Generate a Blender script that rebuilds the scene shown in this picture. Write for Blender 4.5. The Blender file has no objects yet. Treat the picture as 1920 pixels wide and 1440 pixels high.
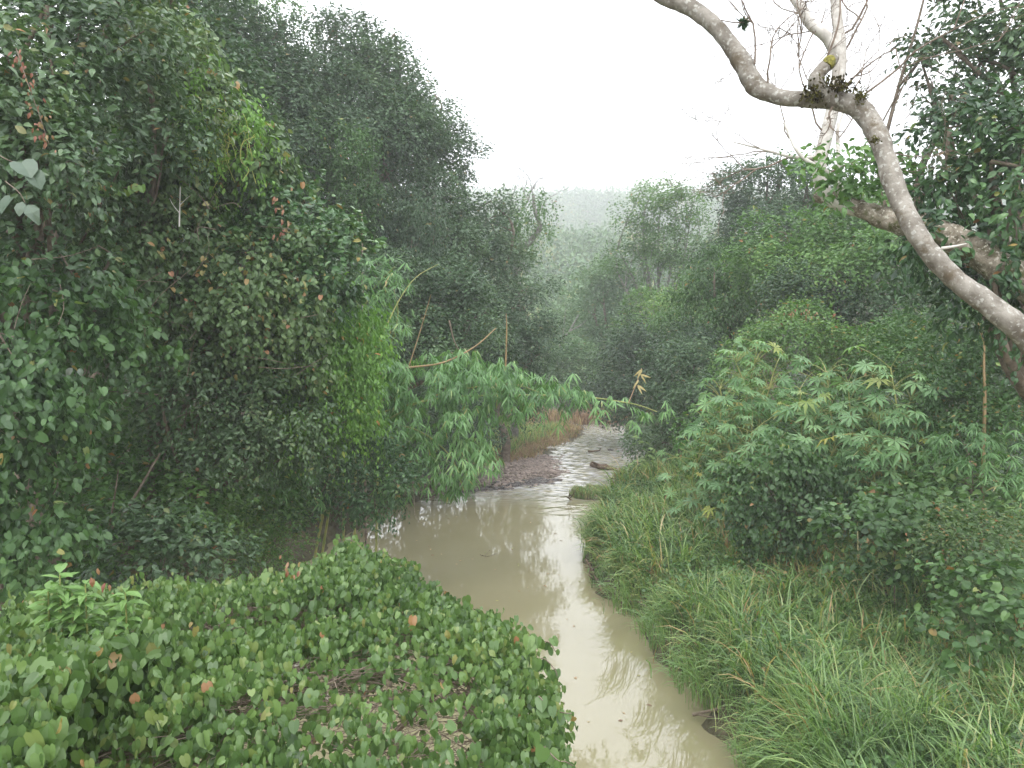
import bpy, math
import numpy as np
from mathutils import Matrix, Vector, Euler

# ------------------------------------------------------------------ camera
SC = bpy.context.scene
COL = SC.collection
F = 1450.0                     # focal length in pixels of the 1920 px wide picture
HZ = 620.0                     # row of the horizon
PITCH = math.atan((720 - HZ) / F)
CH = 6.0
cam_d = bpy.data.cameras.new("camera")
cam = bpy.data.objects.new("camera", cam_d)
COL.objects.link(cam)
cam_d.sensor_width = 36.0
cam_d.lens = F / 1920 * 36
cam_d.clip_start = 0.05
cam_d.clip_end = 3000
cam.location = (0, 0, CH)
cam.rotation_euler = (math.radians(90) - PITCH, 0, 0)
SC.camera = cam
CR = np.array(Euler((math.radians(90) - PITCH, 0, 0)).to_matrix())

# ------------------------------------------------------------------ world: bright overcast sky
SUN_EL, SUN_AZ = math.radians(58), math.radians(200)
w = bpy.data.worlds.new("World")
SC.world = w
w.use_nodes = True
nt = w.node_tree
bg = nt.nodes["Background"]
sky = nt.nodes.new("ShaderNodeTexSky")
sky.sky_type = 'NISHITA'
sky.sun_disc = False
sky.sun_elevation = SUN_EL
sky.sun_rotation = SUN_AZ
sky.altitude = 300
sky.dust_density = 4.0
mx = nt.nodes.new("ShaderNodeMixRGB")
mx.inputs[0].default_value = 0.88          # closed cloud cover over the clear sky
mx.inputs[2].default_value = (24.5, 25, 25.8, 1)
nt.links.new(sky.outputs[0], mx.inputs[1])
nt.links.new(mx.outputs[0], bg.inputs[0])
bg.inputs[1].default_value = 0.11

sun_d = bpy.data.lights.new("sun", 'SUN')
sun_d.energy = 1.5
sun_d.angle = math.radians(32)
sun_d.color = (1.0, 0.97, 0.92)
sun = bpy.data.objects.new("sun", sun_d)
COL.objects.link(sun)
sdir = Vector((math.sin(SUN_AZ) * math.cos(SUN_EL), math.cos(SUN_AZ) * math.cos(SUN_EL), math.sin(SUN_EL)))
sun.rotation_euler = sdir.to_track_quat('Z', 'Y').to_euler()
sun.location = sdir * 60

SC.view_settings.view_transform = 'Standard'
SC.view_settings.look = 'None'
SC.view_settings.exposure = 0.22
SC.view_settings.gamma = 1.0
cy = SC.cycles
cy.max_bounces = 6
cy.diffuse_bounces = 3
cy.glossy_bounces = 2
cy.transmission_bounces = 3
cy.volume_bounces = 3
cy.transparent_max_bounces = 4
cy.use_adaptive_sampling = True
cy.adaptive_threshold = 0.02
cy.use_denoising = True
cy.caustics_reflective = False
cy.caustics_refractive = False

HAZE = 0.0016

# ------------------------------------------------------------------ helpers
rng = np.random.default_rng(11)
f32 = np.float32


def at(px, py, d):
    """world point seen at picture pixel (px,py) at depth d metres"""
    c = np.array([(px - 960) / F * d, -(py - 720) / F * d, -d])
    return CR @ c + np.array([0, 0, CH])


def nrm(v):
    return v / (np.linalg.norm(v, axis=-1, keepdims=True) + 1e-9)


def rdirs(n):
    return nrm(rng.normal(size=(n, 3)))


def noise3(p, seed=0):
    """cheap smooth noise in -1..1 made of sines"""
    r = np.random.default_rng(100 + seed)
    s = 0
    for k in range(5):
        d = r.normal(size=3)
        d2 = r.normal(size=3)
        s = s + np.sin(p @ d + r.uniform(0, 6.28) + 1.3 * np.sin(p @ d2 + r.uniform(0, 6.28)))
    return s / 3.2


def tag(o, label=None, cat=None, group=None, kind=None):
    if label: o["label"] = label
    if cat: o["category"] = cat
    if group: o["group"] = group
    if kind: o["kind"] = kind
    return o


def empty(name, loc=(0, 0, 0)):
    o = bpy.data.objects.new(name, None)
    o.empty_display_size = 0.3
    COL.objects.link(o)
    o.location = loc
    return o


class MB:
    """collects polygons, builds ONE mesh object"""

    def __init__(self):
        self.v, self.l, self.s, self.t, self.sm, self.m = [], [], [], [], [], []
        self.n = 0

    def add(self, verts, loops, sizes, tint=0.5, smooth=False, mat=0):
        self.v.append(np.asarray(verts, f32).reshape(-1, 3))
        self.l.append(np.asarray(loops, np.int32).ravel() + self.n)
        sizes = np.asarray(sizes, np.int32)
        self.s.append(sizes)
        t = np.asarray(tint, f32)
        self.t.append(np.full(len(sizes), t, f32) if t.ndim == 0 else t)
        self.sm.append(np.full(len(sizes), smooth))
        self.m.append(np.full(len(sizes), mat, np.int32))
        self.n += len(self.v[-1])

    def leaves(self, T, pos, Y, Z, size, tint, wid=1.0, mat=0):
        N = len(pos)
        if N == 0: return
        Y = nrm(Y)
        X = nrm(np.cross(Y, Z))
        Z = np.cross(X, Y)
        tv, loops, sizes = T
        size = np.broadcast_to(np.asarray(size, float), (N,))[:, None, None]
        wid = np.broadcast_to(np.asarray(wid, float) * rng.uniform(.78, 1.15, N), (N,))[:, None, None]
        curl = rng.uniform(.2, 2.4, N)[:, None, None]
        V = pos[:, None, :] + size * (tv[None, :, 0:1] * wid * X[:, None, :] + tv[None, :, 1:2] * Y[:, None, :] + tv[None, :, 2:3] * curl * Z[:, None, :])
        k = len(tv)
        L = (np.asarray(loops)[None, :] + (np.arange(N) * k)[:, None]).ravel()
        S = np.tile(sizes, N)
        t = np.repeat(np.broadcast_to(np.asarray(tint, float), (N,)), len(sizes))
        self.add(V.reshape(-1, 3), L, S, t.astype(f32), False, mat)

    def tube(self, pts, radii, sides=7, tint=0.5, bump=0.0, mat=0, seed=0):
        pts = np.asarray(pts, float)
        n = len(pts)
        radii = np.broadcast_to(np.asarray(radii, float), (n,))
        tg = nrm(np.gradient(pts, axis=0))
        u = np.cross(tg[0], [0.31, 0.2, 0.93])
        if np.linalg.norm(u) < 0.1: u = np.cross(tg[0], [1, 0, 0])
        u = u / np.linalg.norm(u)
        us = []
        for i in range(n):
            u = u - tg[i] * (u @ tg[i])
            u = u / np.linalg.norm(u)
            us.append(u)
        us = np.array(us)
        ws = np.cross(tg, us)
        a = np.linspace(0, 2 * math.pi, sides, endpoint=False)
        ring = us[:, None, :] * np.cos(a)[None, :, None] + ws[:, None, :] * np.sin(a)[None, :, None]
        rr = radii[:, None, None]
        if bump:
            nz = noise3((pts[:, None, :] + ring * rr).reshape(-1, 3) * 9, seed) + 0.5 * noise3((pts[:, None, :] + ring * rr).reshape(-1, 3) * 25, seed + 1)
            rr = rr * (1 + bump * nz.reshape(n, sides, 1))
        V = pts[:, None, :] + ring * rr
        idx = np.arange(n * sides).reshape(n, sides)
        nx = np.roll(idx, -1, axis=1)
        q = np.stack([idx[:-1], nx[:-1], nx[1:], idx[1:]], -1).reshape(-1, 4)
        self.add(V.reshape(-1, 3), q.ravel(), np.full(len(q), 4), tint, True, mat)
        # end caps
        b = V.reshape(-1, 3)
        self.add(b[:sides], np.arange(sides)[::-1], [sides], tint, False, mat)
        self.add(b[-sides:], np.arange(sides), [sides], tint, False, mat)

    def build(self, name, mats, parent=None):
        me = bpy.data.meshes.new(name)
        if self.n:
            v = np.concatenate(self.v)
            l = np.concatenate(self.l)
            s = np.concatenate(self.s)
            off = np.zeros(3, f32)
            q_ = parent
            while q_ is not None:
                off = off + np.array(q_.location, f32)
                q_ = q_.parent
            v = v - off
            me.vertices.add(len(v))
            me.vertices.foreach_set("co", v.ravel())
            me.loops.add(len(l))
            me.loops.foreach_set("vertex_index", l)
            me.polygons.add(len(s))
            st = np.concatenate([[0], np.cumsum(s)[:-1]]).astype(np.int32)
            me.polygons.foreach_set("loop_start", st)
            me.polygons.foreach_set("use_smooth", np.concatenate(self.sm))
            me.polygons.foreach_set("material_index", np.concatenate(self.m))
            at_ = me.attributes.new("tint", 'FLOAT', 'FACE')
            at_.data.foreach_set("value", np.concatenate(self.t).astype(f32))
            me.update(calc_edges=True)
        for m in (mats if isinstance(mats, (list, tuple)) else [mats]):
            me.materials.append(m)
        o = bpy.data.objects.new(name, me)
        COL.objects.link(o)
        if parent is not None: o.parent = parent
        return o


def path(pts, n=24):
    """Catmull-Rom through points (k,3 or k,4)"""
    P = np.asarray(pts, float)
    P = np.vstack([2 * P[0] - P[1], P, 2 * P[-1] - P[-2]])
    k = len(P) - 3
    out = []
    for t in np.linspace(0, k - 1e-6, n):
        i = int(t)
        u = t - i
        a, b, c, d = P[i:i + 4]
        out.append(0.5 * ((2 * b) + (-a + c) * u + (2 * a - 5 * b + 4 * c - d) * u * u + (-a + 3 * b - 3 * c + d) * u ** 3))
    return np.array(out)


# leaf templates: (verts, loops, face sizes); x across, y along to the tip, z the normal
def T_(v, faces):
    return (np.array(v, float), [i for f in faces for i in f], [len(f) for f in faces])


RHOMB = T_([(0, 0, 0), (.27, .42, .07), (0, 1, -.05), (-.27, .42, .07)], [(0, 1, 2), (0, 2, 3)])
ELL = T_([(0, 0, 0), (.17, .2, .05), (.23, .5, .05), (.12, .8, -.03), (0, 1, -.14), (-.12, .8, -.03), (-.23, .5, .05), (-.17, .2, .05), (0, .5, 0)],
         [(0, 1, 2, 8), (8, 2, 3, 4), (0, 8, 6, 7), (8, 4, 5, 6)])
HEART = T_([(0, 0, 0), (.2, -.13, .03), (.43, .0, .07), (.47, .3, .07), (.36, .65, .02), (0, .93, -.1), (-.36, .65, .02), (-.47, .3, .07), (-.43, .0, .07), (-.2, -.13, .03), (0, .4, -.02)],
           [(0, 1, 2, 3, 10), (10, 3, 4, 5), (0, 10, 7, 8, 9), (10, 5, 6, 7)])
NARROW = T_([(0, 0, 0), (.065, .25, .015), (.055, .6, -.03), (0, 1, -.16), (-.055, .6, -.03), (-.065, .25, .015)],
            [(0, 1, 5), (1, 2, 4, 5), (2, 3, 4)])


def palm_template(n=8, spread=130):
    v, fs = [(0, 0, 0)], []
    for i in range(n):
        a = math.radians(-spread + 2 * spread * i / (n - 1))
        L = 1.0 - 0.42 * abs(a) / math.radians(spread)
        c, s = math.cos(a), math.sin(a)
        def pt(x, y, z):
            return (x * c + y * s, -x * s + y * c, z)
        b = len(v)
        v += [pt(.13 * L, .55 * L, .02), pt(0, L, -.2 * L), pt(-.13 * L, .55 * L, .02), pt(0, .55 * L, -.03)]
        fs += [(0, b, b + 1, b + 3), (0, b + 3, b + 1, b + 2)]
    return T_(v, fs)


PALM = palm_template()


# ------------------------------------------------------------------ materials
KL = 1.62
KR, KG, KB = 1.08, 1.0, 1.02          # daylight balance of the leaf pigments


def mat_leaf(name, stops, rough=0.42, trans=0.22, spec=0.4):
    m = bpy.data.materials.new(name)
    m.use_nodes = True
    n = m.node_tree
    b = n.nodes["Principled BSDF"]
    out = n.nodes["Material Output"]
    a = n.nodes.new("ShaderNodeAttribute")
    a.attribute_name = "tint"
    r = n.nodes.new("ShaderNodeValToRGB")
    cr = r.color_ramp
    while len(cr.elements) > 1: cr.elements.remove(cr.elements[-1])
    cr.elements[0].position = stops[0][0]
    cr.elements[0].color = (stops[0][1][0] * KL * KR, stops[0][1][1] * KL * KG, stops[0][1][2] * KL * KB, 1)
    for p, c in stops[1:]:
        e = cr.elements.new(p)
        e.color = (c[0] * KL * KR, c[1] * KL * KG, c[2] * KL * KB, 1)
    n.links.new(a.outputs["Fac"], r.inputs[0])
    n.links.new(r.outputs[0], b.inputs["Base Color"])
    b.inputs["Roughness"].default_value = rough
    b.inputs["Specular IOR Level"].default_value = spec
    t = n.nodes.new("ShaderNodeBsdfTranslucent")
    g = n.nodes.new("ShaderNodeMixRGB")
    g.blend_type = 'MULTIPLY'
    g.inputs[0].default_value = 1
    g.inputs[2].default_value = (1.7, 1.9, 0.7, 1)
    n.links.new(r.outputs[0], g.inputs[1])
    n.links.new(g.outputs[0], t.inputs[0])
    ms = n.nodes.new("ShaderNodeMixShader")
    ms.inputs[0].default_value = trans
    n.links.new(b.outputs[0], ms.inputs[1])
    n.links.new(t.outputs[0], ms.inputs[2])
    n.links.new(ms.outputs[0], out.inputs[0])
    return m


def ramp(dark, mid, light, odd=(.15, .14, .04), red=(.17, .085, .04), p_odd=.965):
    return [(0.0, dark), (.5, mid), (.88, light), (p_odd, odd), (1.0, red)]


M = {}
M['glossy'] = mat_leaf('glossy_leaf', ramp((.014, .036, .017), (.034, .080, .030), (.072, .140, .052)), .34, .15, .45)
M['dark'] = mat_leaf('dark_leaf', ramp((.017, .036, .020), (.038, .076, .038), (.075, .132, .062), odd=(.08, .10, .04), red=(.12, .09, .04)), .42, .15)
M['mid'] = mat_leaf('mid_leaf', ramp((.022, .055, .018), (.050, .112, .032), (.098, .180, .054)), .42, .22)
M['vine'] = mat_leaf('vine_leaf', ramp((.020, .048, .018), (.048, .102, .034), (.095, .170, .056), odd=(.14, .14, .04), red=(.20, .10, .055)), .40, .22)
M['near'] = mat_leaf('round_vine_leaf', ramp((.022, .045, .016), (.047, .092, .028), (.088, .148, .048), odd=(.15, .135, .05), red=(.20, .10, .06)), .36, .20)
M['olive'] = mat_leaf('olive_leaf', ramp((.022, .046, .017), (.050, .092, .034), (.096, .152, .060), odd=(.17, .14, .05), red=(.20, .10, .06)), .42, .2)
M['cool'] = mat_leaf('cool_leaf', ramp((.018, .040, .018), (.044, .086, .038), (.090, .146, .072), odd=(.14, .14, .05)), .33, .14, .5)
M['bright'] = mat_leaf('bright_leaf', ramp((.035, .085, .018), (.080, .170, .034), (.140, .250, .055), odd=(.20, .20, .04), red=(.22, .10, .04)), .42, .28)
M['bamboo'] = mat_leaf('bamboo_leaf', ramp((.030, .075, .026), (.065, .145, .050), (.115, .215, .088), odd=(.20, .21, .08), red=(.26, .20, .11)), .40, .25)
M['castor'] = mat_leaf('castor_leaf', ramp((.028, .075, .030), (.064, .138, .056), (.125, .220, .102), odd=(.20, .22, .05), red=(.22, .11, .05)), .40, .25)
M['far'] = mat_leaf('far_leaf', ramp((.028, .060, .030), (.052, .105, .048), (.090, .155, .075), odd=(.14, .15, .06), red=(.15, .13, .07)), .5, .2)
M['grass'] = mat_leaf('grass_blade', [(0, (.034, .070, .026)), (.35, (.080, .152, .050)), (.64, (.140, .225, .082)), (.80, (.195, .250, .10)), (.90, (.27, .235, .12)), (1, (.27, .18, .10))], .30, .28, .55)
M['dry'] = mat_leaf('dry_stalks', [(0, (.095, .062, .042)), (.35, (.17, .12, .08)), (.65, (.26, .20, .13)), (.8, (.20, .20, .08)), (1, (.09, .14, .04))], .7, .15, .2)
M['pale_leaf'] = mat_leaf('pale_big_leaf', [(0, (.045, .075, .050)), (.5, (.085, .115, .09)), (1, (.27, .27, .27))], .45, .15)
M['red_leaf'] = mat_leaf('red_young_leaf', [(0, (.11, .045, .032)), (.5, (.17, .08, .055)), (1, (.15, .12, .06))], .45, .25)
M['dodder'] = mat_leaf('yellow_thread', [(0, (.16, .19, .04)), (.5, (.24, .28, .07)), (1, (.32, .34, .10))], .5, .1)


def mat_bark(name, a, b, c=None, scale=6, rough=.85, bump=.5, moss=None):
    a, b = [x * 1.45 for x in a], [x * 1.45 for x in b]
    c = c and [x * 1.45 for x in c]
    moss = moss and [x * 1.3 for x in moss]
    m = bpy.data.materials.new(name)
    m.use_nodes = True
    n = m.node_tree
    p = n.nodes["Principled BSDF"]
    co = n.nodes.new("ShaderNodeTexCoord")
    nz = n.nodes.new("ShaderNodeTexNoise")
    nz.inputs["Scale"].default_value = scale
    nz.inputs["Detail"].default_value = 8
    nz.inputs["Roughness"].default_value = .65
    n.links.new(co.outputs["Object"], nz.inputs[0])
    r = n.nodes.new("ShaderNodeValToRGB")
    e = r.color_ramp.elements
    e[0].position, e[0].color = .36, (*a, 1)
    e[1].position, e[1].color = .62, (*b, 1)
    n.links.new(nz.outputs[0], r.inputs[0])
    last = r.outputs[0]
    if c:
        n2 = n.nodes.new("ShaderNodeTexNoise")
        n2.inputs["Scale"].default_value = scale * 3.7
        n2.inputs["Detail"].default_value = 6
        n.links.new(co.outputs["Object"], n2.inputs[0])
        r2 = n.nodes.new("ShaderNodeValToRGB")
        r2.color_ramp.elements[0].position = .56
        r2.color_ramp.elements[1].position = .64
        n.links.new(n2.outputs[0], r2.inputs[0])
        x = n.nodes.new("ShaderNodeMixRGB")
        x.inputs[2].default_value = (*c, 1)
        n.links.new(r2.outputs[0], x.inputs[0])
        n.links.new(last, x.inputs[1])
        last = x.outputs[0]
    if moss:
        n3 = n.nodes.new("ShaderNodeTexNoise")
        n3.inputs["Scale"].default_value = scale * .55
        n3.inputs["Detail"].default_value = 9
        n3.inputs["Roughness"].default_value = .7
        n.links.new(co.outputs["Object"], n3.inputs[0])
        r3 = n.nodes.new("ShaderNodeValToRGB")
        r3.color_ramp.elements[0].position = .52
        r3.color_ramp.elements[1].position = .62
        n.links.new(n3.outputs[0], r3.inputs[0])
        x = n.nodes.new("ShaderNodeMixRGB")
        x.inputs[2].default_value = (*moss, 1)
        n.links.new(r3.outputs[0], x.inputs[0])
        n.links.new(last, x.inputs[1])
        last = x.outputs[0]
    n.links.new(last, p.inputs["Base Color"])
    p.inputs["Roughness"].default_value = rough
    p.inputs["Specular IOR Level"].default_value = .25
    bp = n.nodes.new("ShaderNodeBump")
    bp.inputs["Strength"].default_value = bump
    bp.inputs["Distance"].default_value = .02
    n.links.new(nz.outputs[0], bp.inputs["Height"])
    n.links.new(bp.outputs[0], p.inputs["Normal"])
    return m


M['limb'] = mat_bark('pale_lichen_bark', (.10, .088, .072), (.215, .20, .175), (.285, .28, .255), 7, bump=.9, moss=(.10, .08, .055))
M['pale_bark'] = mat_bark('pale_bark', (.26, .24, .21), (.46, .44, .41), None, 5)
M['grey_bark'] = mat_bark('grey_bark', (.10, .095, .085), (.20, .19, .175), None, 5)
M['bark'] = mat_bark('brown_bark', (.07, .055, .04), (.16, .13, .10), None, 8)
M['mossy'] = mat_bark('mossy_bark', (.06, .05, .03), (.24, .21, .17), (.34, .32, .27), 7, bump=1, moss=(.06, .065, .02))
M['twig'] = mat_bark('twig_bark', (.075, .055, .042), (.18, .145, .115), None, 12)
M['culm'] = mat_bark('bamboo_culm', (.13, .17, .05), (.25, .24, .09), None, 3, rough=.45, bump=.1)
M['dry_culm'] = mat_bark('dry_bamboo_culm', (.13, .095, .045), (.235, .165, .085), None, 3, rough=.5, bump=.1)
M['moss_yellow'] = mat_bark('yellow_moss', (.07, .07, .02), (.19, .17, .035), None, 30, bump=1)
M['moss_dark'] = mat_leaf('dark_moss', [(0, (.014, .013, .007)), (.5, (.032, .028, .012)), (1, (.06, .065, .02))], .9, .05, .1)
M['stone'] = mat_bark('river_stone', (.085, .068, .058), (.235, .190, .165), None, 5, rough=.7)
M['wetstone'] = mat_bark('wet_stone', (.03, .028, .027), (.09, .08, .075), None, 5, rough=.3)
M['wood'] = mat_bark('wet_driftwood', (.05, .035, .025), (.12, .085, .06), None, 8)


def mat_ground():
    m = bpy.data.materials.new('damp_soil')
    m.use_nodes = True
    n = m.node_tree
    p = n.nodes["Principled BSDF"]
    co = n.nodes.new("ShaderNodeTexCoord")
    nz = n.nodes.new("ShaderNodeTexNoise")
    nz.inputs["Scale"].default_value = 1.7
    nz.inputs["Detail"].default_value = 12
    nz.inputs["Roughness"].default_value = .75
    n.links.new(co.outputs["Object"], nz.inputs[0])
    r = n.nodes.new("ShaderNodeValToRGB")
    e = r.color_ramp.elements
    e[0].position, e[0].color = .3, (.045, .032, .02, 1)
    e[1].position, e[1].color = .7, (.15, .11, .07, 1)
    x = e.new(.52)
    x.color = (.075, .07, .035, 1)
    n.links.new(nz.outputs[0], r.inputs[0])
    n.links.new(r.outputs[0], p.inputs["Base Color"])
    p.inputs["Roughness"].default_value = .9
    n4 = n.nodes.new("ShaderNodeTexNoise")
    n4.inputs["Scale"].default_value = 9
    n4.inputs["Detail"].default_value = 10
    n.links.new(co.outputs["Object"], n4.inputs[0])
    bp = n.nodes.new("ShaderNodeBump")
    bp.inputs["Strength"].default_value = 1
    bp.inputs["Distance"].default_value = .12
    n.links.new(n4.outputs[0], bp.inputs["Height"])
    n.links.new(bp.outputs[0], p.inputs["Normal"])
    return m


def mat_water():
    m = bpy.data.materials.new('silty_water')
    m.use_nodes = True
    n = m.node_tree
    p = n.nodes["Principled BSDF"]
    co = n.nodes.new("ShaderNodeTexCoord")
    nz = n.nodes.new("ShaderNodeTexNoise")
    nz.inputs["Scale"].default_value = .35
    nz.inputs["Detail"].default_value = 5
    n.links.new(co.outputs["Object"], nz.inputs[0])
    r = n.nodes.new("ShaderNodeValToRGB")
    e = r.color_ramp.elements
    e[0].position, e[0].color = .3, (.250, .226, .132, 1)
    e[1].position, e[1].color = .7, (.285, .260, .160, 1)
    n.links.new(nz.outputs[0], r.inputs[0])
    # churned riffle: silvery sky reflection painted in as paler, greyer base colour
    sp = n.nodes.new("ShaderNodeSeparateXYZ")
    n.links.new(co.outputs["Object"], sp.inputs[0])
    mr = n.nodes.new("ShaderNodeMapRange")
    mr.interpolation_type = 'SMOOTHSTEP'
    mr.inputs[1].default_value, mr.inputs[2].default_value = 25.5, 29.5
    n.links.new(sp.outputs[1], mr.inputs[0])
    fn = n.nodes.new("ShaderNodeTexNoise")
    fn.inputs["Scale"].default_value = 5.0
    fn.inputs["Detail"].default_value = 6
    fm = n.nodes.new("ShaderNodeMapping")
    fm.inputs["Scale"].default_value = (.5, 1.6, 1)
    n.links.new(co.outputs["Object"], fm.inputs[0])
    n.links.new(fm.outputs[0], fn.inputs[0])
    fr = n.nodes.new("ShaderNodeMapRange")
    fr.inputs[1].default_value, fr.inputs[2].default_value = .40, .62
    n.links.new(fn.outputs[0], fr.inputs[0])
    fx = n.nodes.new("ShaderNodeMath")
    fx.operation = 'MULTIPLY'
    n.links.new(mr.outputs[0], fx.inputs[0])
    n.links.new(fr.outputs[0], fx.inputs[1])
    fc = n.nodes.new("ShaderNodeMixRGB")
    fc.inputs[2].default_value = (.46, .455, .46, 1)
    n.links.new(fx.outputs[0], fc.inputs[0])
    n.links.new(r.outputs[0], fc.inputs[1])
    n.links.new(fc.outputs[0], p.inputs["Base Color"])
    p.inputs["Roughness"].default_value = .012
    p.inputs["IOR"].default_value = 1.75
    n2 = n.nodes.new("ShaderNodeTexNoise")
    n2.inputs["Scale"].default_value = 3.2
    n2.inputs["Detail"].default_value = 3
    mp = n.nodes.new("ShaderNodeMapping")
    mp.inputs["Scale"].default_value = (1, 1.8, 1)
    n.links.new(co.outputs["Object"], mp.inputs[0])
    n.links.new(mp.outputs[0], n2.inputs[0])
    bp = n.nodes.new("ShaderNodeBump")
    bp.inputs["Strength"].default_value = .05
    bp.inputs["Distance"].default_value = .02
    n.links.new(n2.outputs[0], bp.inputs["Height"])
    n.links.new(bp.outputs[0], p.inputs["Normal"])
    return m


M['ground'] = mat_ground()
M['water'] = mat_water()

# ------------------------------------------------------------------ terrain and river
RY = [-40, 6, 10.6, 12.1, 13.6, 15.5, 17.8, 20.2, 23, 25.6, 31, 36, 43, 48, 55, 62, 70, 80, 95, 500]
RX = [4.0, 3.4, 3.25, 3.15, 2.85, 2.7, 2.1, 2.05, 2.5, 3.2, 5.0, 6.6, 8.3, 8.8, 7.3, 3.2, -3, -13, -30, -200]
LY = [-40, 6, 10, 13, 17, 20.7, 24, 26, 28.3, 29, 30.5, 32, 35, 38, 41, 45, 49, 54, 60, 66, 72, 80, 95, 500]
LX = [-4.0, -4.2, -4.8, -6, -6.2, -5.2, -4.6, -4.0, -2.4, -.5, 1.2, 2.0, 1.7, 2.0, 3.1, 4.3, 4.6, 3.4, -1, -5, -12, -20, -38, -210]


def river(y):
    return np.interp(y, LY, LX), np.interp(y, RY, RX)


def ss(a, b, x):
    t = np.clip((x - a) / (b - a), 0, 1)
    return t * t * (3 - 2 * t)


def ground(x, y):
    x = np.asarray(x, float)
    y = np.asarray(y, float)
    xl, xr = river(y)
    wob = .18 * np.sin(y * 2.1) + .1 * np.sin(y * 5.3 + 1)
    dr = x - (xr + wob)
    dl = (xl - wob * .6) - x
    bar = ss(26.5, 28.5, y) * (1 - ss(60, 70, y))
    inside = np.minimum(-dr, -dl)
    z = -0.55 * np.clip(inside / .8, 0, 1)
    zr = .62 * (1 - np.exp(-np.maximum(dr, 0) / .3)) + .085 * np.maximum(dr, 0) + .38 * np.maximum(dr - 13, 0)
    zl0 = .5 * (1 - np.exp(-np.maximum(dl, 0) / .4)) + .12 * np.maximum(dl, 0) + .5 * np.maximum(dl - 5, 0)
    zl1 = .20 * (1 - np.exp(-np.maximum(dl, 0) / 1.2)) + .035 * np.maximum(dl, 0) + .5 * np.maximum(dl - 7, 0)
    zl = zl0 * (1 - bar) + zl1 * bar
    cap = lambda h: 46 * (1 - np.exp(-h / 46))
    z = np.where(dr > 0, cap(zr), z)
    z = np.where(dl > 0, cap(zl), z)
    far = ss(70, 100, y)
    yy_ = np.maximum(y - 88, 0)
    hill = .168 * yy_ * ss(0, 60, yy_) + 9 * np.sin(x * .02 + y * .013) * ss(130, 300, y)
    z = z * (1 - far * np.where(dr > 0, .92, .96)) + hill
    p = np.stack([x, y, 0 * x], -1)
    z = z + ss(.2, 1.4, dr) * (1 - ss(24, 34, y)) * (.16 * noise3(p * 1.9, 5) + .10 * noise3(p * 3.7, 6)) + ss(-.1, .6, np.maximum(dr, dl)) * (.06 * noise3(p * 1.3, 3) + .12 * noise3(p * .5, 4))
    return z


def grid_mesh(name, xs, ys, zf, mat, smooth=True):
    X, Y = np.meshgrid(xs, ys)
    Z = zf(X.ravel(), Y.ravel())
    mb = MB()
    nx, ny = len(xs), len(ys)
    idx = np.arange(nx * ny).reshape(ny, nx)
    q = np.stack([idx[:-1, :-1], idx[:-1, 1:], idx[1:, 1:], idx[1:, :-1]], -1).reshape(-1, 4)
    mb.add(np.stack([X.ravel(), Y.ravel(), Z], -1), q.ravel(), np.full(len(q), 4), .5, smooth)
    return mb.build(name, mat)


xs = np.unique(np.concatenate([np.arange(-14, 14.01, .2), 14 + np.sinh(np.linspace(0, 5.8, 125)) * 3.6, -14 - np.sinh(np.linspace(0, 5.8, 125)) * 3.6]))
ys = np.unique(np.concatenate([np.linspace(-30, 4, 20), np.arange(4, 50, .2), np.arange(50, 90, .6), np.linspace(90, 860, 150)]))
tag(grid_mesh("ground", xs, ys, ground, M['ground']), kind="structure", label="damp brown soil of the banks and hills under the plants")


def water_z(x, y):
    p = np.stack([x * 1.0, y * 1.0, 0 * x], -1)
    a = ss(25.6, 29.5, y + .25 * np.sin(x * 1.7)) * (1 - .6 * ss(44, 52, y))
    a2 = ss(24.3, 25.2, y - .22 * (x - 1)) * (1 - ss(25.6, 26.6, y - .22 * (x - 1))) * ss(.2, 1.6, x)
    s = (noise3(p * np.array([2.2, 5.2, 1]), 21) * .6 + noise3(p * np.array([5, 11, 1]), 22) * .45 + noise3(p * np.array([10, 19, 1]), 23) * .2)
    return .036 * a * s + .020 * a2 * s 


wx = np.arange(-30, 12, .11)
wy = np.concatenate([np.arange(-30, 22, .5), np.arange(22, 48, .055), np.arange(48, 100, .35)])
wx = np.concatenate([np.arange(-40, -5, .5), np.arange(-5, 9, .08), np.arange(9, 14, .5)])
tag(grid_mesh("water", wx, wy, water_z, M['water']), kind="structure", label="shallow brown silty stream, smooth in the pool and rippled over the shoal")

# ------------------------------------------------------------------ foliage
def L(px, py, d, rx, ry, rz=None):
    c = at(px, py, d)
    a, b = rx / F * d, ry / F * d
    return (c, np.array([a, rz if rz else .8 * (a + b) / 2, b]))


def spray(mb, C, O, m, T, size, spread, droop, ct, mat=0, wid=1.0, tvar=.22, flat=.5):
    """m leaves around every cluster centre C with outward direction O"""
    n = len(C)
    if n == 0: return
    up = np.array([0, 0, 1.])
    D = nrm(O * .8 + rdirs(n) * .55 + up * (.35 - .8 * droop))
    j = (np.arange(m) + rng.random((n, m))) / m
    side = nrm(np.cross(D, up + .3 * rdirs(n)))
    sgn = np.where(np.arange(m) % 2 == 0, 1, -1)[None, :, None]
    P = C[:, None] + D[:, None] * (j[..., None] * spread * 1.2) + rng.normal(size=(n, m, 3)) * spread * .28
    Y = D[:, None] * .6 + side[:, None] * sgn * .75 + rng.normal(size=(n, m, 3)) * .3 - up * droop * 1.25
    Z = O[:, None] * flat + up * (.85 - .5 * droop) + rng.normal(size=(n, m, 3)) * .55
    s = size * (.7 + .55 * rng.random((n, m)))
    t = np.clip(ct[:, None] + rng.normal(size=(n, m)) * tvar * .5, 0, .9)
    r = rng.random((n, m))
    t = np.where(r < spray.odd, .90 + .1 * rng.random((n, m)), t)
    mb.leaves(T, P.reshape(-1, 3), Y.reshape(-1, 3), Z.reshape(-1, 3), s.ravel(), t.ravel(), wid, mat)


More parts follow.
